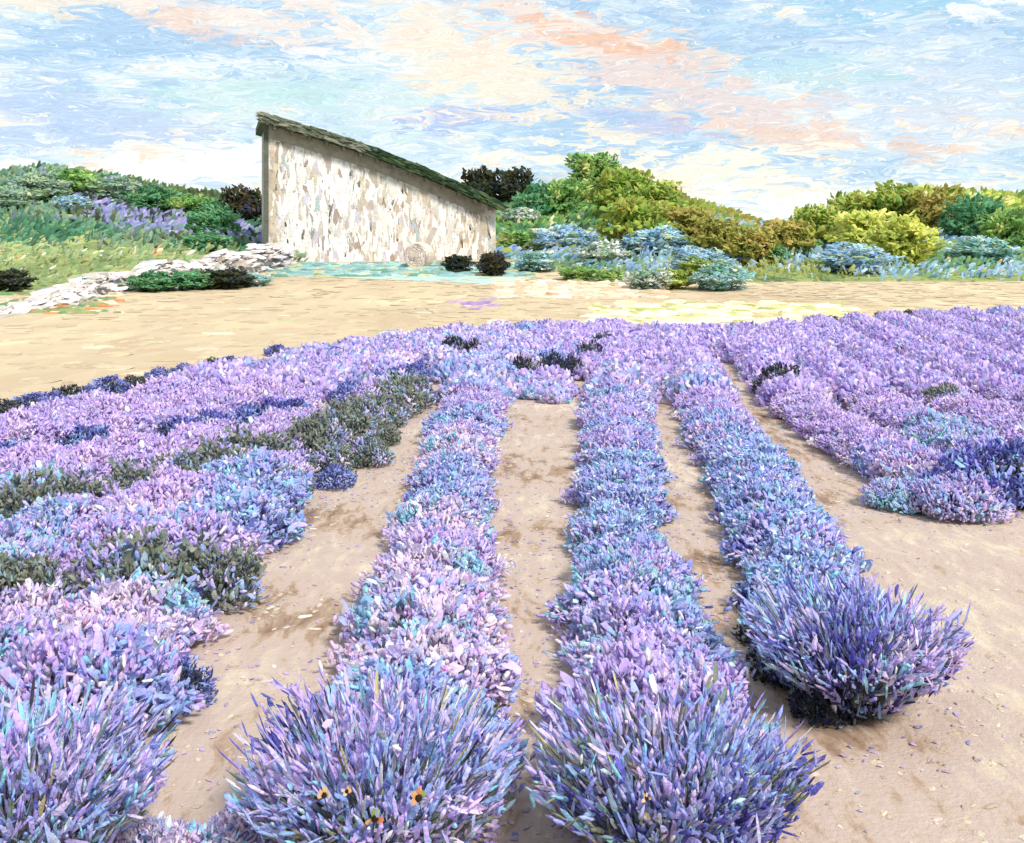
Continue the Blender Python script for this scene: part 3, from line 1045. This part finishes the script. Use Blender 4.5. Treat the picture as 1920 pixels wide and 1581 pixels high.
D.add(np.stack([X, np.full(n, -.005), Z], 1), np.stack([R.normal(0, .18, n), np.zeros(n), np.ones(n)], 1), np.array([0, -1., 0]) + R.normal(0, .05, (n, 3)), L, L * R.uniform(.2, .38, n), R.uniform(.006, .022, n), C, 'stroke', .3)
ob('plaster', D.mesh('plaster', M_STONE), barn, kind='stuff')


def box(D, x0, x1, y0, y1, z0, z1, C):
    V = [(x, y, z) for z in (z0, z1) for y in (y0, y1) for x in (x0, x1)]
    D.raw(V, [(0, 2, 3, 1), (4, 5, 7, 6), (0, 1, 5, 4), (2, 6, 7, 3), (0, 4, 6, 2), (1, 3, 7, 5)], lin(C))


# corner post, roof slab, boards and fascia
D = Dabs()
box(D, -.16, .10, -.09, .18, -.6, roof_z(0) - .1, (84, 88, 80))
ob('corner_post', D.mesh('corner_post', M_ROOF, False), barn)


def slope_piece(name, x0, x1, y0, y1, dz0, dz1, C, mat, seg=10, parent=barn, smooth=False):
    D = Dabs()
    V, Fc = [], []
    for i in range(seg + 1):
        x = x0 + (x1 - x0) * i / seg
        for y in (y0, y1):
            for dz in (dz0, dz1):
                V.append((x, y, roof_z(x) + dz))
    for i in range(seg):
        a, b = 4 * i, 4 * i + 4
        Fc += [(a, b, b + 1, a + 1), (a + 2, a + 3, b + 3, b + 2), (a + 1, b + 1, b + 3, a + 3), (a, a + 2, b + 2, b)]
    Fc += [(0, 1, 3, 2), (4 * seg, 4 * seg + 2, 4 * seg + 3, 4 * seg + 1)]
    D.raw(V, Fc, lin(C))
    return ob(name, D.mesh(name, mat, smooth), parent)


roof = slope_piece('roof', -.35, BW + .06, -.75, BD + .4, .02, .26, (84, 92, 76), M_ROOF)
slope_piece('fascia_board', -.32, BW + .04, -.82, -.753, -.06, .32, (92, 98, 84), M_ROOF, parent=roof)
slope_piece('tie_beam', .1, BW - .9, -.10, -.004, -.75, -.06, (150, 142, 130), M_ROOF)
for k in range(14):
    x = .4 + k * .93
    D = Dabs()
    z = roof_z(x) - .16
    box(D, x - .07, x + .07, -.72, -.11, z - .1, z + .12, (118, 112, 102))
    ob('rafter', D.mesh('rafter', M_ROOF, False), roof)
x0 = -.35
k = 0
while x0 < BW - .1:
    w = .82
    slope_piece('roof_board', x0, x0 + w - .03, -.86, BD + .45, .324, .37 + .02 * (k % 2), [(92, 100, 82), (78, 90, 70), (104, 108, 92), (66, 84, 62)][k % 4], M_ROOF, seg=2, parent=roof)
    x0 += w
    k += 1
# moss and lichen heaped along the roof edge
n = 1300
X = BW * R.uniform(-.02, 1.01, n) 
Y = np.where(R.uniform(0, 1, n) < .7, -.86 + R.normal(0, .05, n), R.uniform(-.8, 1.5, n))
Z = np.array([roof_z(x) for x in X]) + np.where(Y < -.75, R.uniform(-.06, .44, n), R.uniform(.37, .42, n))
sl = np.array([(roof_z(x + .1) - roof_z(x)) / .1 for x in X])
MOSS_A = [(4, (122, 128, 112)), (3, (100, 108, 90)), (2, (146, 148, 132)), (1, (80, 92, 74))]
MOSS_B = [(4, (62, 84, 54)), (3, (48, 72, 48)), (2, (84, 104, 66)), (1, (104, 118, 92)), (1, (40, 56, 46))]
C = np.where((X < BW * .42)[:, None], pick(MOSS_A, n), pick(MOSS_B, n))
L = R.uniform(.2, .75, n)
D = Dabs()
D.add(np.stack([X, Y, Z], 1), np.stack([np.ones(n), R.normal(0, .1, n), sl + R.normal(0, .12, n)], 1), np.stack([R.normal(0, .2, n), -np.ones(n), R.uniform(.0, .5, n)], 1), L * 1.3, L * .2, L * .03, C, 'stroke', .18)
ob('moss', D.mesh('moss', M_LEAF), roof, kind='stuff')
# round bale leaning by the front wall
bp = at(786, 508, 56.5)
bale = ob('round_bale', None, None, 'pale pinkish round bale beside the foot of the white barn wall', 'bale', loc=(bp[0], bp[1], float(land(bp[0], bp[1]))))
bale.rotation_euler = (0, 0, rad(-12))
rB, wB = .68, 1.1
V, Fc = [], []
kk = 24
for j, (yy_, rr_) in enumerate(((-wB / 2, rB * .94), (-wB / 2 + .08, rB), (0, rB * 1.02), (wB / 2 - .08, rB), (wB / 2, rB * .94))):
    for i in range(kk):
        a = 2 * math.pi * i / kk
        V.append((rr_ * math.cos(a) * (1 + .02 * math.sin(5 * a)), yy_, rB + rr_ * math.sin(a) - .06))
for j in range(4):
    for i in range(kk):
        Fc.append((j * kk + i, (j + 1) * kk + i, (j + 1) * kk + (i + 1) % kk, j * kk + (i + 1) % kk))
Fc += [tuple(range(kk)), tuple(reversed(range(4 * kk, 5 * kk)))]
D = Dabs()
D.raw(V, Fc, lin((206, 188, 178)))
ob('straw_roll', D.mesh('straw_roll', M_CLOD, False), bale)
n = 220
tt = np.linspace(0, 1, n)
aa = tt * 6 * 2 * math.pi
rr_ = rB * .93 * tt
D = Dabs()
D.add(np.stack([rr_ * np.cos(aa), np.full(n, -wB / 2 - .004), rB - .06 + rr_ * np.sin(aa)], 1), np.stack([-np.sin(aa), np.zeros(n), np.cos(aa)], 1), np.array([0, -1., 0]) + R.normal(0, .25, (n, 3)), R.uniform(.12, .4, n), R.uniform(.05, .14, n), .03,
      pick([(3, (216, 198, 188)), (2, (232, 218, 210)), (2, (196, 176, 166)), (.6, (172, 150, 140))], n, gain=.8), 'stroke', .25)
ob('coiled_face', D.mesh('coiled_face', M_CLOD), bale, kind='stuff')

# ------------------------------------------------------------------ trees and shrubs
P_OLIVE = [(5, (126, 138, 62)), (4, (108, 128, 56)), (3, (142, 148, 74)), (2, (92, 116, 58)), (1, (160, 138, 74)), (1, (120, 154, 80))]
P_GREEN = [(5, (106, 142, 80)), (3, (122, 152, 88)), (3, (92, 126, 76)), (2, (138, 160, 94)), (1, (74, 110, 74)), (.5, (206, 190, 130))]
P_YELLOW = [(4, (182, 184, 96)), (4, (160, 170, 88)), (1.4, (220, 208, 132)), (3, (138, 150, 72)), (2, (116, 132, 66))]
P_BROWN = [(5, (128, 126, 62)), (3, (142, 136, 76)), (3, (114, 116, 58)), (1, (164, 140, 90))]
P_DARK = [(4, (58, 62, 42)), (4, (70, 78, 52)), (2, (48, 66, 54)), (2, (86, 84, 56)), (1, (62, 74, 96))]
P_BLACK = [(5, (56, 52, 38)), (3, (72, 68, 48)), (2, (58, 72, 50)), (1, (112, 94, 56)), (.2, (92, 96, 140))]
P_EMER = [(5, (70, 122, 88)), (3, (86, 138, 102)), (3, (60, 100, 72)), (2, (116, 146, 104)), (1, (96, 112, 66))]
P_BLUE = [(5, (140, 166, 196)), (4, (122, 152, 178)), (3, (160, 184, 206)), (3, (108, 144, 140)), (3, (126, 150, 112)), (.7, (96, 132, 196)), (1.2, (150, 146, 92)), (.6, (214, 206, 190))]
P_TEAL = [(4, (98, 140, 134)), (3, (122, 156, 170)), (3, (88, 128, 108)), (2, (140, 168, 188)), (2, (136, 148, 96)), (.6, (206, 204, 186))]
P_WHITE = [(5, (248, 240, 232)), (4, (240, 222, 210)), (2, (232, 206, 196)), (2, (132, 148, 100)), (1, (160, 168, 150))]
P_SAGE = [(4, (126, 146, 116)), (3, (108, 136, 118)), (3, (148, 160, 126)), (1, (112, 120, 150))]


def crown_mesh(name, pal, n=1700, blossom=None):
    """a crown one unit wide and one unit tall (0..1): sprays of leaves through the volume, thinner in places, ragged outline"""
    D = Dabs()
    P = np.zeros((0, 3))
    k1, k2 = R.uniform(0, 6, 3), R.uniform(0, 6, 3)
    f = R.uniform(6, 10, 3)
    while len(P) < n:
        d = unit(R.normal(0, 1, (3000, 3)))
        q = d * (R.uniform(0, 1, (3000, 1)) ** .45)
        ragged = 1 + .22 * np.sin(d[:, 0] * f[0] * .6 + k2[0]) * np.sin(d[:, 1] * f[1] * .6 + k2[1]) + .15 * np.sin(d[:, 2] * f[2] + k2[2])
        q *= ragged[:, None]
        den = np.sin(q[:, 0] * f[0] + k1[0]) + np.sin(q[:, 1] * f[1] + k1[1]) + np.sin(q[:, 2] * f[2] + k1[2])
        q = q[den > -1.1 + R.normal(0, .4, 3000)]
        P = np.concatenate([P, q])
    P = P[:n]
    out = unit(P)
    patch = np.sin(P[:, 0] * 5 + k2[0]) + np.sin(P[:, 1] * 5 + k2[1]) + np.sin(P[:, 2] * 6 + k1[2])
    C = pick(pal, n, .1)
    w = np.array([p[1] for p in pal], float)
    order = np.argsort(w.sum(1))
    tones = lin(w[order])
    ti = np.clip(((patch + 2.2) / 4.4) * len(pal) + R.normal(0, .6, n), 0, len(pal) - 1).astype(int)
    C = C * .6 + tones[ti] * .4
    if blossom:
        m = (patch > -.6) & (R.uniform(0, 1, n) < .6)
        C[m] = pick(blossom, int(m.sum()))
    C = np.clip(C * (1.0 if pal in (P_BLACK, P_DARK) else 1.85), 0, .9)
    P = P * np.array([.46, .46, .47]) + np.array([0, 0, .47])
    P[:, 2] = np.clip(P[:, 2], .0, 1.1)
    L = R.uniform(.06, .17, n)
    T = unit(out * .5 + np.array([.25, 0, .35]) + R.normal(0, .5, (n, 3)))
    D.add(P, T, out + np.array([0, 0, .35]) + R.normal(0, .45, (n, 3)), L, L * R.uniform(.3, .55, n), L * .12, C, 'stroke', .2)
    return D.mesh(name, M_LEAF)


def trunk_mesh(name, C=(92, 80, 62)):
    D = Dabs()
    lean = R.uniform(-.05, .05)
    D.tube([(0, 0, -.08), (lean * .3, 0, .15), (lean, .02, .4), (lean * 1.2, 0, .75)], [.05, .036, .028, .008], lin(C), 7)
    for k in range(6):
        a = R.uniform(0, 6.28)
        h = R.uniform(.15, .5)
        e = (.3 * math.cos(a), .3 * math.sin(a), h + R.uniform(.12, .3))
        D.tube([(lean * h * 2, 0, h), (e[0] * .55, e[1] * .55, h + (e[2] - h) * .4), e], [.02, .013, .004], lin(C), 5)
    return D.mesh(name, M_BARK)


CR = {}
for nm, pal, bl in (('olive', P_OLIVE, None), ('green', P_GREEN, None), ('yellow', P_YELLOW, None), ('brown', P_BROWN, None), ('dark', P_DARK, None), ('black', P_BLACK, None),
                    ('emerald', P_EMER, None), ('blue', P_BLUE, None), ('teal', P_TEAL, None), ('white', P_SAGE, P_WHITE), ('sage', P_SAGE, None)):
    CR[nm] = [crown_mesh('crown_' + nm, pal, blossom=bl) for _ in range(2)]
TR = [trunk_mesh('trunk') for _ in range(3)]


_TY = np.arange(38.0, 104.5, 0.25)


def slope_hit(x, y):
    """where a sight line first meets the hills or the land before them"""
    X = (x - 960) / F * _TY
    Z = EYE - (y - HY) / F * _TY
    S = np.maximum(land(X, _TY), np.maximum(np.where(X < -2, hill(X, _TY, HL), -9), np.where(X > -14, hill(X, _TY, HR), -9)))
    u = Z <= S
    k = int(np.argmax(u)) if u.any() else len(_TY) - 1
    return float(X[k]), float(_TY[k]), float(S[k])


def tree(x, ytop, wpx, Y, pal, label, cat='tree', name='tree', tall=None):
    if x < 400 and cat == 'tree':
        tall = .55
    if tall is None:
        tall = {'tree': .8, 'bush': .5 if wpx < 120 else .34, 'shrub': .5}[cat]
    if Y > 57.5:
        X, Y, zb = slope_hit(x, ytop + wpx * tall)
    else:
        X = (x - 960) / F * Y
        zb = top_z(X, Y)
    w = wpx / F * Y
    h = max(EYE + (HY - ytop) / F * Y - zb, .45 * w)
    o = ob(name, None, None, label, cat, loc=(X, Y, zb - .04 * h))
    o.rotation_euler = (0, 0, R.uniform(0, 6.28))
    o.scale = (w * 1.08, w * 1.08, h)
    ob('trunk', TR[R.integers(3)], o)
    ob('crown', CR[pal][R.integers(2)], o)
    return o


T = tree
# beside and behind the barn
T(452, 345, 95, 63, 'black', 'near black tree pressed against the left wall of the barn')
T(415, 385, 60, 64, 'dark', 'dark brown bush left of the near black tree by the barn', 'bush', 'bush')
T(900, 305, 70, 76, 'dark', 'dark round tree rising behind the low end of the barn roof')
T(962, 312, 95, 78, 'dark', 'broad dark tree right of the barn roof end')
T(1010, 340, 90, 82, 'emerald', 'deep green tree between the barn and the light green hill')
T(975, 385, 80, 70, 'white', 'bush with white blossom right of the barn wall', 'bush', 'bush')
T(985, 425, 90, 66, 'green', 'leafy green bush beside the right corner of the barn', 'bush', 'bush')
T(1005, 470, 80, 60, 'teal', 'blue green bush low at the right of the barn', 'bush', 'bush')
T(858, 474, 55, 54, 'dark', 'low dark green shrub at the foot of the barn wall', 'shrub', 'shrub')
T(925, 470, 62, 52, 'black', 'slate dark rounded shrub under the low corner of the barn', 'shrub', 'shrub')
# hill on the left
for a in ((20, 345, 90, 100, 'sage', 'grey green tree at the left end of the left hill crest'),
          (75, 318, 110, 104, 'sage', 'grey green tree left of the highest point of the left hill'),
          (140, 310, 110, 106, 'green', 'green tree on the highest point of the left hill'),
          (215, 325, 110, 106, 'sage', 'soft green tree right of the left hill summit'),
          (290, 345, 100, 106, 'emerald', 'deep green low tree on the falling crest of the left hill'),
          (360, 358, 90, 106, 'green', 'green tree low on the right shoulder of the left hill'),
          (135, 365, 70, 92, 'blue', 'blue tinted bush on the upper slope of the left hill'),
          (400, 375, 90, 78, 'emerald', 'bright emerald tree left of the dark tree by the barn'),
          (390, 430, 80, 72, 'emerald', 'emerald bush at the foot of the left hill near the barn'),
          (15, 500, 90, 58, 'dark', 'dark green bush low at the left margin above the straw', )):
    T(*a, *(('tree', 'tree') if ' tree ' in a[5] + ' ' else ('bush', 'bush')))
# low green hedge under the chalk track
T(290, 537, 90, 44, 'emerald', 'low emerald shrub at the left below the chalk track', 'shrub', 'shrub')
T(360, 534, 90, 44.5, 'emerald', 'low emerald shrub in the middle below the chalk track', 'shrub', 'shrub')
T(425, 526, 95, 45, 'dark', 'dark olive shrub at the right below the chalk track', 'shrub', 'shrub')
T(475, 520, 60, 46, 'teal', 'small blue green shrub right of the dark olive one', 'shrub', 'shrub')
# hill on the right
for a in ((1115, 276, 105, 104, 'green', 'tallest light green tree on the peak of the right hill'),
          (1060, 325, 100, 98, 'green', 'light green tree left of the tallest tree'),
          (1170, 310, 120, 105, 'olive', 'olive tree right of the tallest tree on the peak'),
          (1235, 335, 110, 106, 'olive', 'olive tree on the upper falling ridge of the right hill'),
          (1290, 375, 100, 106, 'brown', 'olive brown tree lower on the falling ridge'),
          (1190, 365, 130, 92, 'olive', 'broad olive tree on the slope below the peak'),
          (1345, 402, 100, 106, 'brown', 'brown green tree left of the saddle'),
          (1410, 418, 100, 106, 'brown', 'low russet tree in the saddle between the two rises'),
          (1470, 400, 100, 104, 'brown', 'mixed brown tree right of the saddle'),
          (1530, 380, 110, 104, 'olive', 'olive tree climbing from the saddle to the right rise'),
          (1600, 355, 120, 106, 'olive', 'olive tree left of the top of the right rise'),
          (1680, 338, 130, 106, 'olive', 'tallest olive tree on top of the right rise'),
          (1755, 345, 120, 106, 'brown', 'brownish tree right of the top of the right rise'),
          (1830, 358, 120, 106, 'emerald', 'deep green tree on the right shoulder of the right rise'),
          (1900, 378, 120, 106, 'green', 'green tree at the right margin of the hill crest'),
          (1620, 385, 120, 92, 'yellow', 'yellow green tree in the yellow patch of the right rise'),
          (1690, 395, 130, 90, 'yellow', 'brightest yellow tree in the middle of the right rise'),
          (1805, 388, 75, 92, 'white', 'bush with pink white blossom on the right rise'),
          (1540, 420, 80, 88, 'emerald', 'emerald bush at the lower left of the right rise'),
          (1440, 455, 80, 76, 'emerald', 'dark emerald bush low in the middle of the right hill'),
          (1395, 455, 70, 78, 'olive', 'olive bush beside the dark emerald one'),
          (1500, 440, 80, 80, 'green', 'pale green bush right of the dark emerald one'),
          (1060, 430, 120, 76, 'blue', 'blue grey bush left at the foot of the right hill'),
          (1230, 435, 120, 78, 'blue', 'pale blue bush below the falling ridge'),
          (1310, 460, 110, 72, 'blue', 'sky blue bush low below the saddle'),
          (1350, 490, 110, 66, 'teal', 'low blue green bush above the straw field centre right'),
          (1600, 468, 130, 70, 'blue', 'blue green bush at the foot of the right rise'),
          (1840, 455, 120, 72, 'teal', 'blue green bush near the right photo margin'),
          (1132, 486, 100, 56, 'white', 'low shrub full of white blossom in front of the right hill'),
          (1085, 510, 70, 50, 'green', 'small green shrub left of the white blossom'),
          (1140, 526, 60, 49, 'green', 'small green shrub under the white blossom'),
          (1215, 500, 90, 58, 'white', 'pale blossom shrub right of the white one'),
          (1260, 538, 85, 45, 'olive', 'olive shrub alone in front on the straw field'),
          (1310, 480, 80, 68, 'olive', 'small olive bush among blue ones below the saddle')):
    T(*a, *(('tree', 'tree') if ' tree ' in a[5] else ('bush', 'bush') if ' bush ' in a[5] else ('shrub', 'shrub')))

# ------------------------------------------------------------------ undergrowth on the hills
def wave(X, Y, k, p):
    return np.sin(X * k + p) * np.sin(Y * k * .8 + p * 1.7 + np.sin(X * k * .6) * 1.5)


def scrub(name, S, x0, x1, n, label, colour):
    X = R.uniform(x0, x1, n)
    Y = 37 + 73 * R.uniform(0, 1, n) ** 1.45
    Z = hill(X, Y, S)
    ok = (Z > land(X, Y) - .02) & (np.abs(X) < .48 * Y + 2)
    X, Y, Z = X[ok], Y[ok], Z[ok]
    m = len(X)
    C = np.clip(colour(X, Y, Z) * 1.45, 0, .9)
    L = R.uniform(.3, .9, m) * (.25 + Y / 85) * (.55 + .45 * sstep(45, 75, Y))
    lean = .5 + .7 * wave(X, Y, .22, 2.0)
    D = Dabs()
    D.add(np.stack([X, Y, Z + R.uniform(0, .5, m)], 1), np.stack([lean + R.normal(0, .3, m), R.normal(0, .2, m), R.normal(.45, .25, m)], 1), np.stack([R.normal(0, .25, m), -np.ones(m), R.uniform(.2, 1.1, m)], 1),
          L, L * R.uniform(.28, .45, m), L * .1, C, 'stroke', .18)
    ob(name, D.mesh(name, M_LEAF), None, label, 'undergrowth', kind='stuff')


def paint(C, mask, pal):
    if mask.any():
        C[mask] = pick(pal, int(mask.sum()), .08)


def col_left(X, Y, Z):
    m = len(X)
    e = R.normal(0, .25, m)
    w1, w2 = wave(X, Y, .30, .4) + e, wave(X, Y, .19, 3.1) + e
    C = pick([(4, (98, 128, 106)), (3, (116, 142, 118)), (2, (84, 112, 98)), (2, (128, 144, 120)), (1, (108, 120, 140))], m, .1)
    paint(C, w1 > .3, [(4, (70, 116, 90)), (3, (60, 96, 78)), (2, (88, 130, 104))])
    paint(C, w1 < -.45, [(4, (70, 80, 58)), (3, (86, 96, 70)), (1, (58, 64, 56))])
    lav = (np.abs(X + 28 + (Y - 84) * .55) < 5.5 + 2.5 * e) & (Y > 66) & (Y < 101)
    paint(C, lav & (R.uniform(0, 1, m) < .8), [(3, (140, 136, 184)), (2, (124, 128, 172)), (1, (164, 158, 200)), (1, (112, 138, 150))])
    paint(C, (Y > 101) & (w2 > -.3), [(3, (92, 112, 66)), (2, (76, 96, 62)), (1, (112, 128, 82))])
    lo = Y < 60 + 5 * w2
    paint(C, lo, [(4, (142, 156, 116)), (3, (124, 146, 112)), (2, (160, 162, 126)), (1.5, (112, 124, 92)), (.12, (206, 142, 96)), (.4, (214, 206, 190))])
    paint(C, (Y < 52) & (w1 > .2), [(3, (104, 116, 84)), (2, (134, 138, 104))])
    return C


def col_right(X, Y, Z):
    m = len(X)
    e = R.normal(0, .25, m)
    w1, w2 = wave(X, Y, .27, 1.4) + e, wave(X, Y, .17, .3) + e
    C = pick(P_OLIVE, m, .1)
    paint(C, w1 > .15, P_GREEN)
    paint(C, (np.abs(X - 22) < 7 + 4 * e) & (Y > 70), P_BROWN)
    paint(C, (w2 > .45) & (Y > 74), P_BROWN)
    paint(C, (np.abs(X - 35 - e * 6) < 5.5) & (Y > 74) & (w1 > -.5), P_YELLOW)
    paint(C, (X < 6) & (w1 < .2), [(3, (72, 112, 78)), (2, (92, 128, 86)), (1, (60, 78, 58))])
    band = Y < 74 + 6 * w2
    paint(C, band, [(5, (138, 164, 186)), (4, (120, 150, 172)), (3, (156, 178, 194)), (2, (112, 144, 140)), (1, (104, 134, 186))])
    paint(C, band & (w1 > .35), [(3, (98, 136, 118)), (2, (116, 142, 96)), (1, (80, 120, 96))])
    paint(C, band & (w1 < -.6), [(3, (140, 142, 84)), (2, (120, 130, 76))])
    paint(C, R.uniform(0, 1, m) < .025, [(1, (238, 216, 186)), (1, (222, 184, 150)), (1, (204, 196, 214))])
    return C


scrub('undergrowth', HL, -58, -6, 17000, 'grey green and violet undergrowth covering the left hill', col_left)
scrub('undergrowth', HR, -4, 50, 34000, 'olive and blue undergrowth covering the right hill', col_right)

# pale chalk bank rising along the track towards the barn
bc = np.array([hit(*p) for p in ((40, 585), (150, 560), (270, 535), (380, 522), (470, 512), (525, 502))])
V = []
nu, nv = 60, 16
for i_ in range(nu):
    u = i_ / (nu - 1)
    cx, cy = (float(np.interp(u, np.linspace(0, 1, 6), bc[:, q])) for q in (0, 1))
    for j_ in range(nv):
        v = j_ / (nv - 1) * 2 - 1
        x_, y_ = cx + v * .5 + .15 * math.sin(u * 23 + v), cy + v * (1.6 + 1.6 * u)
        h_ = (1 - v * v) ** .8 * (.5 + 1.0 * u) * min(1, u / .15) * (.75 + .2 * math.sin(u * 31) * math.cos(v * 4)) * (1 if u < .93 else (1 - u) / .07)
        V.append((x_, y_, float(land(x_, y_)) + .02 + h_ - .06 * (abs(v) > .99)))
ii_ = np.arange(nv - 1)[None] + np.arange(nu - 1)[:, None] * nv
Fc = np.stack([ii_, ii_ + nv, ii_ + nv + 1, ii_ + 1], -1).reshape(-1, 4)
me = mesh_from('chalk_bank', V, Fc.ravel(), np.full(len(Fc), 4))
me.materials.append(TRACK)
ob('chalk_bank', me, kind='structure')
# loose white chalk along the track, grass at its edge
D = Dabs()
n = 600
n = 1500
BV = np.array(V)
k_ = R.integers(len(BV), size=n)
P = BV[k_] + np.stack([R.normal(0, .2, n), R.normal(0, .15, n), np.full(n, .02)], 1)
L = R.uniform(.25, .85, n)
C = pick([(5, (240, 236, 236)), (4, (226, 216, 212)), (3, (206, 194, 188)), (1.2, (204, 202, 222)), (.5, (150, 172, 146)), (1.2, (184, 170, 160))], n, .03, .74)
D.add(P, np.stack([np.ones(n), R.normal(0, .2, n), R.normal(.12, .15, n)], 1), np.stack([R.normal(0, .2, n), -np.ones(n), R.uniform(.8, 2.0, n)], 1), L, L * R.uniform(.25, .45, n), L * .07, C, 'stroke', .2)
ob('chalk_rubble', D.mesh('chalk_rubble', M_STONE), None, 'white chalk rubble heaped along the track left of the barn', 'rubble', kind='stuff')
# grass blades on the strip in front of the barn, peach and violet herbs on the straw
D = Dabs()
for x0, x1, y0, y1, n, pal in ((500, 1000, 494, 520, 420, [(4, (150, 186, 188)), (3, (168, 200, 200)), (2, (128, 168, 148)), (1, (214, 206, 160))]),
                               (930, 1240, 528, 560, 320, [(4, (240, 204, 180)), (3, (246, 222, 200)), (1, (250, 240, 226)), (1, (200, 190, 150))]),
                               (1100, 1600, 570, 608, 320, [(3, (250, 244, 216)), (2, (240, 226, 170)), (1, (196, 200, 140))]),
                               (840, 930, 562, 582, 9, [(3, (178, 156, 210)), (1, (206, 184, 206))]),
                               (0, 220, 520, 590, 200, [(3, (160, 172, 120)), (2, (222, 150, 100)), (2, (120, 160, 110)), (2, (240, 226, 206))])):
    Q = np.array([hit(a, b) for a, b in zip(R.uniform(x0, x1, n), R.uniform(y0, y1, n))])
    L = R.uniform(.3, 1.0, n)
    D.add(Q + np.array([0, 0, .03]), np.stack([np.ones(n), R.normal(0, .3, n), R.normal(0, .08, n)], 1), np.stack([np.zeros(n), -np.ones(n), R.uniform(.3, 1.5, n)], 1), L, L * .25, L * .08, pick(pal, n), 'stroke', .18)
ob('low_herbs', D.mesh('low_herbs', M_LEAF), None, 'pale grass and herbs scattered before the barn and hills', 'herbs', kind='stuff')

# ------------------------------------------------------------------ small orange flowers in the nearest bushes
def blossom(x, y, Y, lab, s=1.0):
    p = at(x, y, Y)
    o = ob('orange_flower', None, None, lab, 'flower', loc=p)
    o.rotation_euler = (rad(62), rad(R.uniform(-20, 20)), rad(R.uniform(-20, 20)))
    o.scale = (s, s, s)
    for k in range(4):
        a = k * 1.2 + R.uniform(-.4, .4)
        D = Dabs()
        D.add([(.022 * math.cos(a), .022 * math.sin(a), 0)], (math.cos(a), math.sin(a), R.uniform(-.2, .6)), (R.normal(0, .3), R.normal(0, .3), 1), R.uniform(.026, .044), R.uniform(.018, .03), .006, pick([(3, (226, 176, 126)), (2, (236, 208, 176)), (1, (220, 142, 92)), (.7, (150, 176, 104))], 1), 'stroke', .1)
        ob('petal', D.mesh('petal', M_FLOWER), o)
    D = Dabs()
    D.add([(0, 0, .004)], (1, 0, 0), (0, 0, 1), .03, .028, .014, lin((58, 46, 34)), 'stroke', .05)
    ob('flower_centre', D.mesh('flower_centre', M_FLOWER), o)
    D = Dabs()
    D.tube([(0, 0, 0), (0, -.05, -.1), (0, -.16, -.22)], [.003, .003, .003], lin((96, 112, 80)), 4)
    ob('flower_stem', D.mesh('flower_stem', M_LEAF), o)


blossom(785, 1497, 3.52, 'pale orange flower with dark centre, rightmost in the fan shaped bush', 0.8)
blossom(703, 1536, 3.50, 'orange flower with dark centre, lowest in the fan shaped bush', 0.8)
blossom(608, 1492, 3.54, 'dark hearted flower at the left in the fan shaped bush', .65)
blossom(650, 1484, 3.50, 'smallest orange flower between two darker ones in the fan shaped bush', .45)
blossom(1212, 1498, 3.52, 'small orange flower in the bush right of the middle path', .5)
